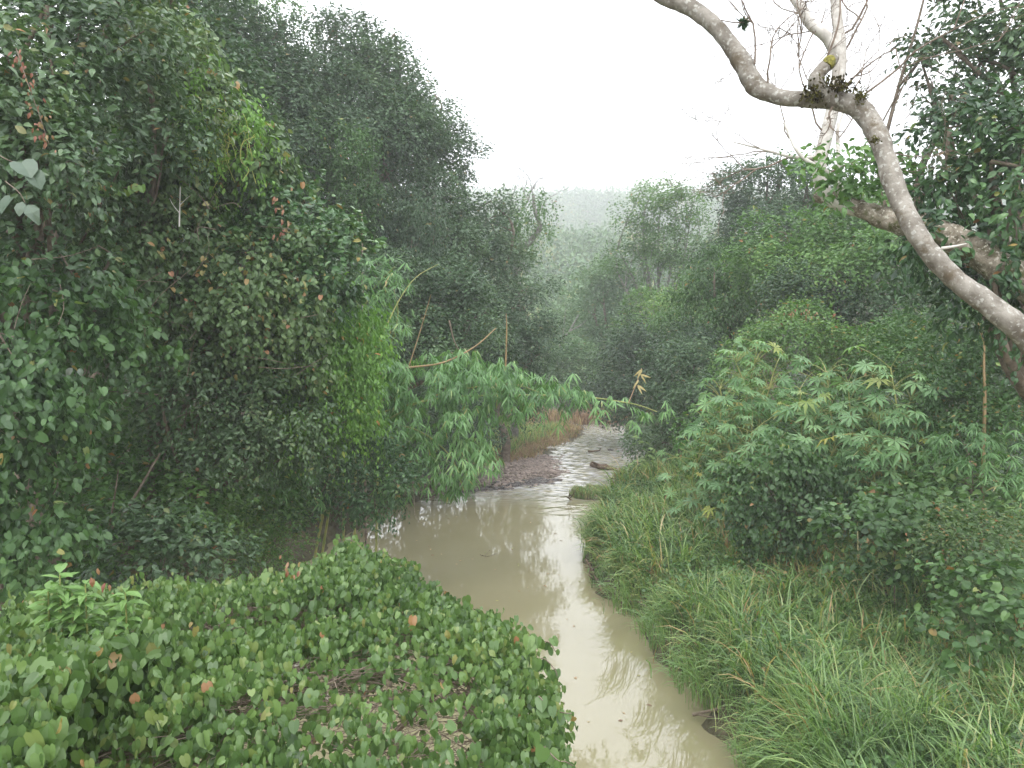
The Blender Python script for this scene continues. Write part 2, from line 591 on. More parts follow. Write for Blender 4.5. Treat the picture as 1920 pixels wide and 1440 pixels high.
spray.odd = .02


def fan(mb, C, O, m, size, ct, mat=0, droop=.6, T=None):
    """bamboo: narrow leaves fanning out of one point, tips hanging"""
    n = len(C)
    if n == 0: return
    up = np.array([0, 0, 1.])
    H = nrm(O * np.array([1, 1, .2]) + rdirs(n) * .6)
    a = np.linspace(-1.15, 1.15, m)[None, :, None] + rng.normal(size=(n, m, 1)) * .1
    S = nrm(np.cross(H, up))
    Y = H[:, None] * np.cos(a) * .75 + S[:, None] * np.sin(a) - up * (droop + .25 * rng.random((n, m, 1)))
    Z = up + H[:, None] * .6 + rng.normal(size=(n, m, 3)) * .25
    P = np.repeat(C[:, None], m, 1) + rng.normal(size=(n, m, 3)) * .02
    s = size * (.6 + .5 * rng.random((n, m)))
    t = np.clip(ct[:, None] + rng.normal(size=(n, m)) * .15, 0, .9)
    t = np.where(rng.random((n, m)) < .02, .9 + .1 * rng.random((n, m)), t)
    mb.leaves(T or NARROW, P.reshape(-1, 3), Y.reshape(-1, 3), Z.reshape(-1, 3), s.ravel(), t.ravel(), .95, mat)


def surface_points(lobes, dens, inner=.3, bump=.2, under=.5, freq=1.6, seed=0, back=.35, clump=.7):
    """cluster centres on leafy tufts that stud the shells of a union of bumpy ellipsoids, plus a thinner inner layer"""
    Cs, Os, Is = [], [], []
    campos = np.array([0, 0, CH])
    p = 1.6

    def visible(P, u, c, i, lim=.68):
        k = ~(((u @ nrm(campos - c)) < -.25) & (rng.random(len(u)) > back))
        for j, (c2, r2) in enumerate(lobes):
            if j != i:
                k &= np.linalg.norm((P - c2) / r2, axis=1) > lim
        return k

    for i, (c, r) in enumerate(lobes):
        area = 4 * math.pi * (((r[0] * r[1]) ** p + (r[0] * r[2]) ** p + (r[1] * r[2]) ** p) / 3) ** (1 / p)
        rs0 = min(clump, .75 * float(np.min(r)))
        nb = max(6, int(area / (math.pi * rs0 ** 2) * 1.15))
        u = rdirs(nb)
        u = u[(u[:, 2] > -.4) | (rng.random(nb) < under)]
        b = 1 + bump * noise3((c + r * u) * freq, seed) + bump * .5 * noise3((c + r * u) * freq * 2.7, seed + 1)
        rad = b * (1 - inner * .9 * rng.random(len(u)) ** 1.4)
        B = c + r * u * rad[:, None]
        k = visible(B, u, c, i)
        B, u = B[k], u[k]
        nb = len(B)
        if nb:
            rs = rs0 * (.55 + .75 * rng.random(nb))
            n = int(area * dens * .80 * k.mean())
            q = rng.integers(0, nb, n)
            w = rng.random(n) < (rs[q] / rs.max()) ** 2 + .15
            q = q[w]
            v = nrm(rdirs(len(q)) + nrm(u[q] / r) * .55 + np.array([0, 0, .45]))
            P = B[q] + v * rs[q][:, None] * np.array([1.1, 1.1, .7]) * (1 - .35 * rng.random((len(q), 1)) ** 2)
            Cs.append(P)
            Os.append(nrm(v + nrm(u[q] / r) * .3))
            Is.append(np.full(len(P), i))
        n = int(area * dens * .24)
        u = rdirs(n)
        P = c + r * u * (.62 + .25 * rng.random((n, 1)))
        k = visible(P, u, c, i)
        Cs.append(P[k])
        Os.append(nrm(u[k] / r))
        Is.append(np.full(int(k.sum()), i))
    C = np.concatenate(Cs)
    O = np.concatenate(Os)
    I = np.concatenate(Is)
    g = ground(C[:, 0], C[:, 1])
    k = C[:, 2] > np.maximum(g, 0) + .05
    return C[k], O[k], I[k]


STYLE = {
    # T, size, m, spread, droop, lai, wid, material
    'glossy': dict(T=ELL, size=.15, m=11, spread=.30, droop=.35, lai=2.6, wid=1.15, mat='glossy'),
    'dark': dict(T=RHOMB, size=.13, m=12, spread=.38, droop=.3, lai=2.8, wid=1.0, mat='dark'),
    'mid': dict(T=RHOMB, size=.13, m=12, spread=.38, droop=.35, lai=2.8, wid=1.0, mat='mid'),
    'vine': dict(T=HEART, size=.11, m=10, spread=.30, droop=.75, lai=2.6, wid=.85, mat='vine'),
    'bright': dict(T=ELL, size=.12, m=12, spread=.32, droop=.7, lai=2.3, wid=1.0, mat='bright'),
    'bamboo': dict(T=NARROW, size=.30, m=7, spread=.1, droop=.6, lai=1.9, wid=1.15, mat='bamboo'),
    'far': dict(T=RHOMB, size=.26, m=10, spread=.7, droop=.2, lai=2.6, wid=1.0, mat='far'),
}
NLEAF = [0]


def foliage(name, lobes, style, parent, size=None, tint=.45, lai=None, strands=0, strand_len=1.2, inner=.3, bump=.2,
            freq=1.6, seed=0, odd=.02, droop=None, spread=None, tvar=.22, under=.5, mat=None, m=None, back=.35, patch=.16, clump=None):
    S = dict(STYLE[style])
    if size: S['size'], S['spread'] = size, S['spread'] * max(size / S['size'], .8)
    if spread: S['spread'] = spread
    if lai: S['lai'] = lai
    if m: S['m'] = m
    if droop is not None: S['droop'] = droop
    if mat: S['mat'] = mat
    a = {id(RHOMB): .27, id(ELL): .36, id(HEART): .72, id(NARROW): .10}[id(S['T'])] * S['size'] ** 2 * S['wid']
    dens = S['lai'] / (S['m'] * a)
    clump = clump or max(.38, 5.4 * S['size']) * (.55 if style == 'bamboo' else 1)
    C, O, I = surface_points(lobes, dens, inner, bump, under, freq, seed, back, clump)
    lob = np.random.default_rng(seed + 5).normal(size=len(lobes)) * .09
    ct = tint + patch * noise3(C * .9, seed + 7) + .10 * noise3(C * 3.1, seed + 8) + lob[I]
    mb = MB()
    spray.odd = odd
    if style == 'bamboo':
        fan(mb, C, O, S['m'], S['size'], ct, droop=S['droop'])
    else:
        spray(mb, C, O, S['m'], S['T'], S['size'], S['spread'], S['droop'], ct, wid=S['wid'], tvar=tvar)
    NLEAF[0] += len(C) * S['m']
    if strands:
        k = rng.choice(len(C), min(strands, len(C)), replace=False)
        P0, O0 = C[k], O[k]
        nl = 16
        ln = strand_len * (.4 + .9 * rng.random(len(k)))
        t = (np.arange(nl) + .5) / nl
        P = P0[:, None] + O0[:, None] * (.25 * np.sqrt(t))[None, :, None] - np.array([0, 0, 1.]) * (ln[:, None] * t[None])[..., None] + rng.normal(size=(len(k), nl, 3)) * .04
        a_ = rng.random((len(k), nl)) * 6.28
        Y = np.stack([np.cos(a_) * .5, np.sin(a_) * .5, -np.ones_like(a_)], -1)
        Z = O0[:, None] * 1.0 + rng.normal(size=(len(k), nl, 3)) * .45 + np.array([0, 0, .3])
        tt = np.clip(tint + .1 * noise3(P0, 3)[:, None] + rng.normal(size=(len(k), nl)) * .12, 0, .95)
        mb.leaves(S['T'], P.reshape(-1, 3), Y.reshape(-1, 3), Z.reshape(-1, 3), S['size'] * (1 - .35 * np.tile(t, len(k))), tt.ravel(), S['wid'])
    o = mb.build(name, M[S['mat']], parent)
    return o, C, O


def limbs(mb, base, lobes, r0, frac=.55, sides=7, seed=1, wob=.35):
    """tapered trunk from the base with a limb to every lobe"""
    base = np.asarray(base, float)
    cen = np.mean([c for c, r in lobes], axis=0)
    fork = base + (cen - base) * frac
    fork[0] = base[0] + (cen[0] - base[0]) * frac * .8
    q = np.random.default_rng(seed)
    h = np.linalg.norm(fork - base)
    pts = [base - np.array([0, 0, .3]), base + (fork - base) * .33 + q.normal(size=3) * wob * .12 * h * np.array([1, 1, 0]), base + (fork - base) * .7 + q.normal(size=3) * wob * .1 * h * np.array([1, 1, 0]), fork]
    P = path(pts, 14)
    mb.tube(P, np.linspace(r0, r0 * .6, 14), sides, bump=.08, seed=seed)
    for c, r in lobes:
        end = c + (c - fork) * .15 + q.normal(size=3) * r * .15
        mid = fork + (end - fork) * .5 + q.normal(size=3) * .12 * np.linalg.norm(end - fork)
        P2 = path([fork, mid, end], 10)
        rr = r0 * .5 * min(1, np.max(r) / 1.5 + .3)
        mb.tube(P2, np.linspace(rr, rr * .2, 10), 6, bump=.06, seed=seed)
        for k in range(4):
            s = P2[3 + k * 2 if 3 + k * 2 < 10 else 9]
            e = c + r * nrm(q.normal(size=3)) * .85
            mb.tube(path([s, (s + e) / 2 + q.normal(size=3) * .1 * np.linalg.norm(e - s), e], 7), np.linspace(rr * .35, rr * .08, 7), 5)


def plant(name, cat, label, lobes, style, base=None, r0=.12, bark='bark', group=None, part=('trunk', 'crown'), frac=.55, extra=None, **kw):
    cen = np.mean([c for c, r in lobes], axis=0)
    if base is None:
        bx, by = cen[0], cen[1]
    else:
        bx, by = base
    xl_, xr_ = river(by)
    if xl_ - .4 < bx < xr_ + .4: bx = float(xl_ - .8 if bx - xl_ < xr_ - bx else xr_ + .8)
    bz = float(ground(bx, by))
    root = empty(name, (bx, by, bz))
    tag(root, label, cat, group)
    tb = MB()
    sd = sum(map(ord, label)) % 1000
    limbs(tb, (bx, by, bz), lobes, r0, frac, seed=sd)
    tb.build(part[0], M[bark], root)
    foliage(part[1], lobes, style, root, seed=sd % 97, **kw)
    return root


TR, SH = ('trunk', 'crown'), ('stem', 'foliage')

# ------------------------------------------------------------------ left bank, far to near
plant("tall_tree", "tree", "pale feathery tree top rising misty above the dark trees, upper left edge of the sky",
      [L(440, 40, 36, 60, 70), L(480, 5, 36, 45, 50), L(395, 25, 36, 40, 60), L(430, 130, 36, 60, 70)], 'mid', r0=.25, tint=.62, size=.17, lai=1.9, inner=.6, bump=.35)
plant("broadleaf_tree", "tree", "dark dense tree with rounded tiers left of the tallest crowns, against the white sky",
      [L(470, 130, 27, 80, 70), L(420, 260, 27, 110, 100), L(510, 330, 27, 90, 110), L(500, 230, 27, 80, 90), L(350, 120, 27, 90, 110), L(520, 100, 27, 40, 40), L(440, 420, 27, 150, 110), L(330, 300, 27, 90, 120)],
      'dark', r0=.3, tint=.42, size=.145, clump=1.15, bump=.30, freq=1.1, strands=160, strand_len=1.6, patch=.22)
plant("broadleaf_tree", "tree", "tallest dark tree with twin rounded crowns rising into the sky, left of the valley",
      [L(640, 105, 31, 62, 42), L(605, 165, 31, 75, 70), L(735, 130, 31, 42, 42), L(690, 195, 31, 90, 70), L(640, 260, 31, 110, 90), L(755, 205, 31, 38, 60), L(720, 330, 31, 100, 100), L(600, 330, 30, 90, 110), L(560, 230, 31, 50, 80)],
      'dark', r0=.38, tint=.45, size=.155, clump=1.35, bump=.34, freq=1.0, strands=260, strand_len=2.0, patch=.25)
plant("broadleaf_tree", "tree", "dark leaning crown bordering the white sky, stepping down right of the tallest tree",
      [L(815, 225, 33, 42, 35), L(838, 280, 33, 42, 42), L(800, 330, 33, 72, 75), L(838, 370, 33, 38, 50), L(810, 430, 32, 80, 80), L(770, 270, 33, 60, 80), L(740, 460, 31, 90, 90), L(690, 480, 30, 80, 80)],
      'dark', r0=.32, tint=.48, size=.16, clump=1.3, bump=.34, freq=1.0, strands=200, strand_len=2.0, lai=2.5, patch=.22)
plant("climbing_vine", "vine", "light green feathery climber spilling over the dark crown below the tallest tree",
      [L(635, 290, 27, 55, 40, 1.2), L(590, 320, 27, 60, 40, 1.2), L(665, 340, 27, 35, 60, .9), L(620, 375, 27, 60, 45, 1.2), L(655, 420, 27, 30, 60, .8), L(560, 370, 27, 45, 40, 1)],
      'bright', part=SH, r0=.05, tint=.22, size=.13, lai=1.6, strands=260, strand_len=1.3, droop=.5, mat='mid', inner=.25)
plant("climbing_vine", "vine", "greyish green creeper curtain hanging down the trunks beneath the leaning dark crown",
      [L(800, 410, 28, 35, 70, .8), L(770, 470, 28, 40, 60, .8), L(710, 430, 28, 30, 60, .8)],
      'bright', part=SH, r0=.05, tint=.3, size=.12, lai=1.3, strands=160, strand_len=1.5, mat='dark')
plant("broadleaf_tree", "tree", "grey green tree stepping down to the valley, left of the vine draped snag",
      [L(900, 420, 36, 45, 45), L(870, 490, 36, 70, 65), L(900, 530, 36, 50, 50), L(800, 540, 35, 80, 70), L(935, 590, 36, 38, 45)],
      'far', r0=.25, tint=.5, size=.17, bump=.35, lai=2.4, strands=100, mat='dark')
plant("broadleaf_tree", "tree", "round dark tree hanging low over the far gravel shoal",
      [L(975, 600, 34, 60, 60), L(1005, 650, 34, 40, 50), L(940, 650, 33, 70, 60), L(890, 590, 32, 70, 60), L(985, 560, 34, 35, 35), L(860, 650, 31, 70, 50)],
      'dark', r0=.22, tint=.50, size=.15, bump=.3, strands=120, strand_len=1.0)
plant("broadleaf_tree", "tree", "grey green tree with a light rounded top behind the leaning bamboo stems",
      [L(850, 540, 25, 60, 40), L(820, 590, 25, 70, 60), L(880, 610, 25, 50, 50), L(750, 560, 25, 70, 60), L(780, 650, 24, 80, 50), L(700, 600, 24, 50, 80)],
      'dark', r0=.18, tint=.58, size=.13, bump=.3, strands=120, strand_len=1.0, patch=.2)

# bamboo thicket behind the ivy mound
def bamboo(label, lobes, culms, lai, size, tint, droop, strands=0):
    cen = np.mean([c for c, r in lobes], axis=0)
    P0 = np.array(culms[0][0])
    root = empty("bamboo_clump", (P0[0], P0[1], float(P0[2])))
    tag(root, label, "bamboo", None)
    for c in culms:
        mb = MB()
        P = path(c, 22)
        r = culm_r[0]
        mb.tube(P, np.linspace(r, r * .3, 22), 7)
        for i in range(2, 20, 2):
            mb.tube([P[i] - (P[i + 1] - P[i]) * .04, P[i] + (P[i + 1] - P[i]) * .04], r * (1.22 - i * .035), 7)
        mb.build("culm", M['culm'], root)
    foliage("foliage", lobes, 'bamboo', root, size=size, lai=lai, tint=tint, droop=droop, inner=.45, bump=.3, odd=.03, seed=5)
    return root


culm_r = [.03]


def gnd(px, py, d):
    p = at(px, py, d)
    p[2] = float(ground(p[0], p[1])) - .1
    return p


bamboo("tall bamboo with drooping fans of long leaves, right of the ivy mound",
       [L(705, 520, 19, 45, 35), L(670, 560, 19, 50, 60), L(720, 580, 19, 40, 60), L(690, 650, 19, 60, 60), L(735, 500, 19, 20, 20)],
       [[gnd(640, 900, 19), at(650, 700, 19), at(690, 560, 19), at(740, 500, 18.6)], [gnd(660, 900, 19.4), at(670, 740, 19.4), at(680, 600, 19.2), at(640, 520, 19)],
        [gnd(700, 900, 19), at(715, 740, 19), at(745, 600, 18.8), at(738, 540, 18.6)]], 1.9, .34, .5, .55)

# the overhanging bamboo
culm_r = [.032]
bb = [L(800, 720, 18, 90, 45, 1.1), L(900, 720, 18, 90, 30, .9), L(1000, 730, 18, 70, 28, .7), L(1070, 745, 18, 50, 22, .5), L(780, 790, 18, 90, 60, 1.1), L(880, 790, 18, 60, 50, .9),
      L(840, 850, 18, 70, 50, .9), L(730, 850, 18, 60, 60, .9), L(870, 880, 18, 25, 50, .5), L(850, 925, 18, 18, 30, .3), L(960, 760, 18, 60, 30, .6), L(700, 750, 18, 50, 40, .9), L(860, 690, 19, 80, 25, .7), L(950, 700, 19, 40, 20, .5)]
bamboo("bright bamboo arching over the stream from the left bank toward the right shrubs",
       bb, [[gnd(560, 900, 17), at(640, 800, 17.6), at(700, 778, 18), at(840, 745, 18), at(1060, 742, 18), at(1180, 756, 18), at(1232, 772, 18)],
            [gnd(560, 920, 17.3), at(640, 830, 17.8), at(720, 790, 18.3), at(820, 740, 18.5), at(950, 720, 18.4), at(1010, 735, 18.3)],
            [gnd(580, 920, 17.6), at(650, 820, 17.9), at(760, 800, 17.8), at(840, 850, 17.7), at(870, 920, 17.6)]], 2.0, .31, .52, .75)
bb_root = [o for o in COL.objects if o.name.startswith("bamboo_clump")][-1]
bamboo("small drooping bamboo with pale fans low in the left wall, over the water's edge",
       [L(540, 860, 15.6, 42, 34, .5), L(500, 830, 15.4, 34, 26, .4), L(575, 905, 15.8, 28, 30, .4), L(520, 900, 15.4, 30, 26, .4)],
       [[gnd(470, 1000, 16.5), at(490, 880, 16), at(520, 810, 15.7), at(560, 850, 15.5), at(578, 900, 15.5)]], 1.3, .26, .62, .5)
# loose sprays along the outer culm
lo = bpy.data.objects.new
mbx = MB()
tips = []
for px, py in [(1080, 745), (1100, 742), (1120, 752), (1140, 748), (1165, 758), (1200, 765), (1215, 775), (1230, 768), (1205, 790), (1110, 770), (1130, 775), (1062, 770), (1040, 790), (1075, 720), (1090, 735),
               (1035, 715), (1010, 705), (985, 700), (930, 705), (890, 695), (1000, 770), (1020, 780), (1195, 762), (1240, 770)]:
    for k in range(2):
        tips.append(at(px + rng.normal() * 9, py + rng.normal() * 8, 18 + rng.normal() * .15))
tips = np.array(tips)
fan(mbx, tips, nrm(rdirs(len(tips)) * np.array([1, .6, .2]) + [0, -.5, 0]), 7, .34, np.full(len(tips), .68))
root = bb_root
mbx.build("foliage", M['bamboo'], root)

# dead stalk with pale leaves standing on the outer culm tip belongs to the bamboo
mbx = MB()
mbx.tube(path([at(1178, 756, 18), at(1192, 722, 18), at(1203, 690, 18)], 8), np.linspace(.014, .006, 8), 5, tint=.6)
pp = np.array([at(1195 + 3 * i, 722 - 10 * i, 18) for i in range(4)] * 2)
mbx.leaves(NARROW, pp, nrm(np.tile([[.8, -.3, -.9], [-.6, -.3, -.9]], (4, 1)) + rng.normal(size=(8, 3)) * .2), np.tile([0, -1, .3], (8, 1)), .26, .75, 1.6)
mbx.build("upright_shoot", M['dry'], root)

# leaning bare culms
def single_culm(label, pts, r, mat, name="bamboo_culm", cat="bamboo stem"):
    P = path(pts, 26)
    mb = MB()
    mb.tube(P, np.linspace(r, r * .35, 26), 7)
    for i in range(2, 24, 2):
        mb.tube([P[i] - (P[i + 1] - P[i]) * .05, P[i] + (P[i + 1] - P[i]) * .05], r * (1.25 - i * .03), 7)
    o = mb.build(name, mat)
    return tag(o, label, cat)


single_culm("thick tan bamboo stem curving up and right just above the leafy arch", [at(700, 702, 17.6), at(760, 690, 17.6), at(830, 680, 17.8), at(890, 650, 18.2), at(930, 615, 18.6)], .032, M['dry_culm'])
single_culm("thin straight tan bamboo stem leaning right, foot on the thick curved stem", [at(764, 695, 17.7), at(785, 630, 17.9), at(800, 580, 18), at(808, 552, 18)], .014, M['dry_culm'])
single_culm("short vertical tan bamboo stem standing up from the bamboo arch before the round dark tree", [at(947, 745, 18.4), at(948, 690, 18.4), at(950, 620, 18.4), at(949, 588, 18.4)], .03, M['dry_culm'])
single_culm("greenish bamboo shoot arching right above the tan stems", [at(720, 620, 18), at(750, 560, 18.2), at(780, 520, 18.4), at(822, 495, 18.6)], .016, M['culm'])
single_culm("grey vertical dead stem standing behind the ivy mound", [gnd(680, 560, 20), at(679, 470, 20), at(679, 400, 20)], .035, M['twig'], "dead_stem", "dead stem")  # this and the next are bare dead stems
single_culm("dark thin stem slanting down left of the lone vertical stem", [at(842, 600, 19), at(852, 640, 19), at(868, 668, 19)], .025, M['bark'], "dead_stem", "dead stem")

# vine-clad wall of the left bank
plant("vine_clad_tree", "tree", "vine clad tree filling the top left corner, with pink young leaves hanging",
      [L(60, 120, 10, 150, 150), L(200, 60, 11, 140, 130), L(20, 300, 9.5, 120, 160), L(130, 260, 11, 150, 130), L(250, 170, 12, 100, 110), L(90, 430, 10, 110, 120), L(-60, 200, 9, 120, 200)],
      'glossy', base=(-7.5, 12), r0=.22, tint=.50, mat='cool', size=.125, lai=2.6, strands=90, strand_len=.8, bump=.3, freq=1.6, tvar=.28)
plant("vine_clad_tree", "tree", "sloping vine covered crown with sunlit light green right edge, below the misty tree top",
      [L(310, 90, 14, 60, 110), L(340, 200, 14, 80, 100), L(400, 270, 14, 75, 90), L(300, 330, 13.5, 110, 90), L(440, 330, 14, 60, 70), L(230, 400, 13, 100, 70)],
      'vine', base=(-9, 15.5), r0=.2, tint=.45, size=.12, lai=2.5, strands=160, strand_len=1.0, bump=.28, odd=.045, mat='olive')
plant("climbing_vine", "vine", "bright yellowish green creeper fringe along the sloping crown edge",
      [L(365, 150, 13.3, 22, 30, .4), L(420, 220, 13.3, 30, 30, .4), L(455, 270, 13.3, 30, 35, .4), L(478, 320, 13.3, 22, 28, .3), L(400, 255, 13.2, 40, 40, .4), L(430, 320, 13.1, 40, 30, .4)],
      'bright', part=SH, r0=.03, size=.11, tint=.55, lai=1.1, strands=60, strand_len=.6)
plant("glossy_shrub", "shrub", "dark glossy ivy mound bulging out above the bamboo, beside the bright leaf curtain",
      [L(560, 430, 14, 75, 50), L(600, 490, 13.5, 60, 60), L(520, 400, 14.3, 60, 50), L(590, 560, 13.6, 50, 60), L(540, 510, 13.6, 80, 70), L(470, 400, 14.5, 60, 50)],
      'glossy', part=SH, base=(-6.2, 15.5), r0=.10, tint=.50, size=.145, lai=2.6, bump=.25, strands=60, strand_len=.5, tvar=.3)
plant("vine_curtain", "vine", "bright green leaf curtain falling from the ivy mound to the bamboo",
      [L(640, 600, 14.5, 45, 60, .6), L(640, 700, 14.5, 50, 60, .7), L(600, 680, 14.2, 50, 70, .7), L(670, 650, 14.7, 35, 60, .5), L(610, 770, 14.2, 60, 50, .7), L(655, 780, 14.5, 40, 50, .6)],
      'bright', part=SH, base=(-5.4, 15), r0=.07, tint=.38, size=.105, lai=2.0, droop=.85, strands=160, strand_len=1.0)
plant("vine_thicket", "shrub", "olive and reddish mixed creeper thicket in the middle of the left bank wall",
      [L(330, 480, 13, 130, 80), L(450, 520, 13, 100, 90), L(250, 560, 12.5, 120, 90), L(400, 630, 13, 120, 90), L(510, 640, 13.5, 90, 90), L(200, 470, 12.3, 100, 60)],
      'vine', part=SH, base=(-7.4, 14.6), r0=.12, tint=.45, size=.09, lai=2.6, odd=.05, mat='olive', strands=200, strand_len=.8, bump=.3, freq=2.0, patch=.25)
plant("glossy_shrub", "shrub", "dark small leaved shrub in the left wall's lower middle, left of the hanging bamboo",
      [L(470, 760, 13.8, 100, 80), L(560, 800, 14.5, 80, 70), L(380, 800, 13.5, 100, 90), L(530, 700, 13.8, 80, 60), L(300, 720, 13, 110, 90)],
      'glossy', part=SH, base=(-6.9, 15.2), r0=.10, tint=.50, size=.10, lai=2.4, bump=.35, freq=2.0, strands=80, patch=.25, mat='cool')
plant("vine_thicket", "shrub", "round leaved vine thicket at the left picture edge, stems dangling before a dark hollow",
      [L(60, 620, 9.5, 110, 110), L(-10, 780, 9, 100, 120), L(60, 800, 9.6, 70, 80), L(150, 700, 10.5, 110, 90), L(30, 930, 9.5, 80, 80), L(130, 580, 11, 100, 70), L(40, 1030, 9.0, 80, 50), L(85, 960, 9.3, 50, 60)],
      'vine', part=SH, base=(-7.6, 10.8), r0=.035, tint=.30, size=.105, lai=1.9, strands=170, strand_len=.9, bump=.35, freq=2.2)
plant("shade_shrub", "shrub", "shaded dark undergrowth shrub filling the hollow at the foot of the left wall",
      [L(200, 880, 14, 150, 90), L(330, 900, 14.5, 120, 80), L(90, 960, 13, 120, 80), L(450, 880, 15.5, 100, 80), L(240, 980, 13, 120, 60), L(60, 1040, 12, 100, 60)],
      'mid', part=SH, base=(-8.6, 14.8), r0=.08, tint=.38, size=.14, lai=2.2, bump=.35, freq=1.8)
plant("leafy_shrub", "shrub", "drooping leafy shrub over the water's edge, hanging beneath the bamboo",
      [L(600, 850, 16.5, 80, 60), L(680, 900, 16.8, 60, 70), L(560, 910, 16.5, 70, 60), L(690, 935, 16.8, 26, 34, .4), L(640, 920, 16.8, 45, 40), L(730, 885, 17, 32, 36, .5)],
      'glossy', part=SH, base=(-6.0, 18), r0=.07, tint=.48, size=.11, lai=2.0, strands=90, strand_len=.7, bump=.3)
plant("leafy_shrub", "shrub", "fine leaved light green bush at the foot of the left wall, beside the brown pool",
      [L(450, 1000, 16, 70, 50), L(500, 960, 16.5, 50, 50), L(400, 960, 16, 60, 50), L(520, 1020, 16, 40, 40)],
      'mid', part=SH, base=(-6.3, 17.2), r0=.05, tint=.6, size=.07, lai=2.2, bump=.3)
plant("glossy_shrub", "shrub", "low blackish shrub with pointed leaves behind the foreground vine thicket",
      [L(330, 1040, 11.5, 90, 45), L(250, 1060, 11, 70, 50), L(400, 1060, 12, 60, 40), L(300, 1010, 12, 70, 40)],
      'glossy', part=SH, base=(-5.6, 12.3), r0=.05, tint=.25, size=.13, lai=2.4, wid=.8) if False else \
    plant("glossy_shrub", "shrub", "low blackish shrub with pointed leaves behind the foreground vine thicket",
          [L(330, 1040, 11.5, 90, 45), L(250, 1060, 11, 70, 50), L(400, 1060, 12, 60, 40), L(300, 1010, 12, 70, 40)],
          'glossy', part=SH, base=(-5.6, 12.3), r0=.05, tint=.30, size=.12, lai=2.4, mat='cool')

# small accents on the left wall
def leaf_thing(name, cat, label, pos, mat, size, T=ELL, Y=None, Z=None, tint=None, stem=None, stem_mat='twig', wid=1.0, sr=.006, part="foliage"):
    pos = np.asarray(pos, float)
    n = len(pos)
    root = empty(name, tuple(pos.mean(0)))
    tag(root, label, cat)
    mb = MB()
    Y = np.tile([0, -.2, -1.], (n, 1)) + rng.normal(size=(n, 3)) * .35 if Y is None else np.asarray(Y, float)
    Z = np.tile([.3, -1., .4], (n, 1)) + rng.normal(size=(n, 3)) * .35 if Z is None else np.asarray(Z, float)
    mb.leaves(T, pos, Y, Z, size * (.75 + .5 * rng.random(n)), rng.random(n) if tint is None else tint, wid)
    mb.build(part, M[mat], root)
    if stem is not None:
        sb = MB()
        for s in stem:
            sb.tube(path(s, 12), np.linspace(sr, sr * .5, 12), 5)
        sb.build("stem", M[stem_mat], root)
    return root


st = [at(30, 90, 8.6), at(50, 150, 8.5), at(75, 220, 8.5), at(92, 270, 8.5)]
pp = path(st, 46) + rng.normal(size=(46, 3)) * .045
leaf_thing("young_leaf_spray", "vine", "hanging string of pink young leaves near the top left corner", pp, 'red_leaf', .065, stem=[st])
st = [at(150, 340, 10.4), at(185, 352, 10.3), at(220, 353, 10.3), at(265, 348, 10.3)]
pp = path(st, 20) + rng.normal(size=(20, 3)) * .02
leaf_thing("leafy_vine", "vine", "single vine of yellowish and orange round leaves crossing the dark hollow", pp, 'vine', .10, T=HEART, tint=.82 + .18 * rng.random(20), stem=[st])
leaf_thing("large_leaf_plant", "plant", "two very large pale lobed leaves at the left picture edge",
           [at(40, 305, 7.6), at(60, 325, 7.6), at(20, 372, 7.7)], 'pale_leaf', .21, T=HEART, Y=[(.5, -.3, -.5), (.6, -.2, -.8), (-.4, -.3, -.7)], Z=[(.1, -.6, 1), (.2, -.7, .9), (0, -.6, 1)], tint=[.1, .05, 0], stem=[[at(-20, 280, 7.9), at(15, 300, 7.7), at(42, 308, 7.6)]])
leaf_thing("large_leaf_plant", "plant", "pair of silvery ribbed leaves hanging below the large lobed leaves",
           [at(42, 378, 7.5), at(52, 384, 7.5)], 'pale_leaf', .20, T=ELL, Y=[(-.1, -.3, -.9), (.6, -.3, -.8)], Z=[(.1, -.8, .8), (.1, -.8, .8)], tint=[.25, .2], wid=1.6, stem=[[at(10, 340, 7.9), at(35, 360, 7.6), at(47, 380, 7.5)]])
leaf_thing("large_leaf_plant", "plant", "pale pinkish pair of leaves low on the left wall above the dark hollow",
           [at(137, 690, 9.0), at(150, 690, 9.0), at(125, 706, 9.1)], 'pale_leaf', .13, T=ELL, Y=[(-.5, -.2, -.6), (.2, -.2, -.9), (-1, 0, -.1)], Z=[(.1, -.8, .8)] * 3, tint=[.6, .5, .4], wid=1.5)

# yellow dodder threads
plant("broadleaf_tree", "tree", "dark tree filling the gaps behind the vine clad trees in the top left corner",
      [L(60, 100, 17, 200, 160), L(200, 200, 17.5, 160, 160), L(0, 330, 16, 160, 160), L(260, 60, 18, 130, 130), L(150, 480, 16, 180, 140)],
      'dark', base=(-12.5, 17.5), r0=.3, tint=.35, size=.17, lai=2.4)
for lab_, lb_, t_ in [("low dark shrub on the left shore under the bamboo arch, nearest the pool", [L(690, 850, 24, 90, 50), L(600, 830, 22.5, 80, 70)], .4),
                      ("dark shrub behind the bamboo arch at the upstream end of the left shore", [L(800, 830, 27, 90, 50), L(760, 800, 28, 100, 60), L(860, 800, 31, 80, 40)], .45),
                      ("weedy green shrub between the bamboo arch and the round dark tree", [L(920, 740, 36, 90, 40), L(840, 720, 33, 90, 60), L(980, 720, 40, 50, 30)], .55)]:
    plant("shore_shrub", "shrub", lab_, lb_, 'dark', part=SH, r0=.06, tint=t_, size=.15, lai=2.3, bump=.3)
root = empty("dodder_vine", tuple(at(390, 230, 12.7)))
tag(root, "tangle of thin yellow threads hanging over the bright creeper fringe", "vine")
mb = MB()
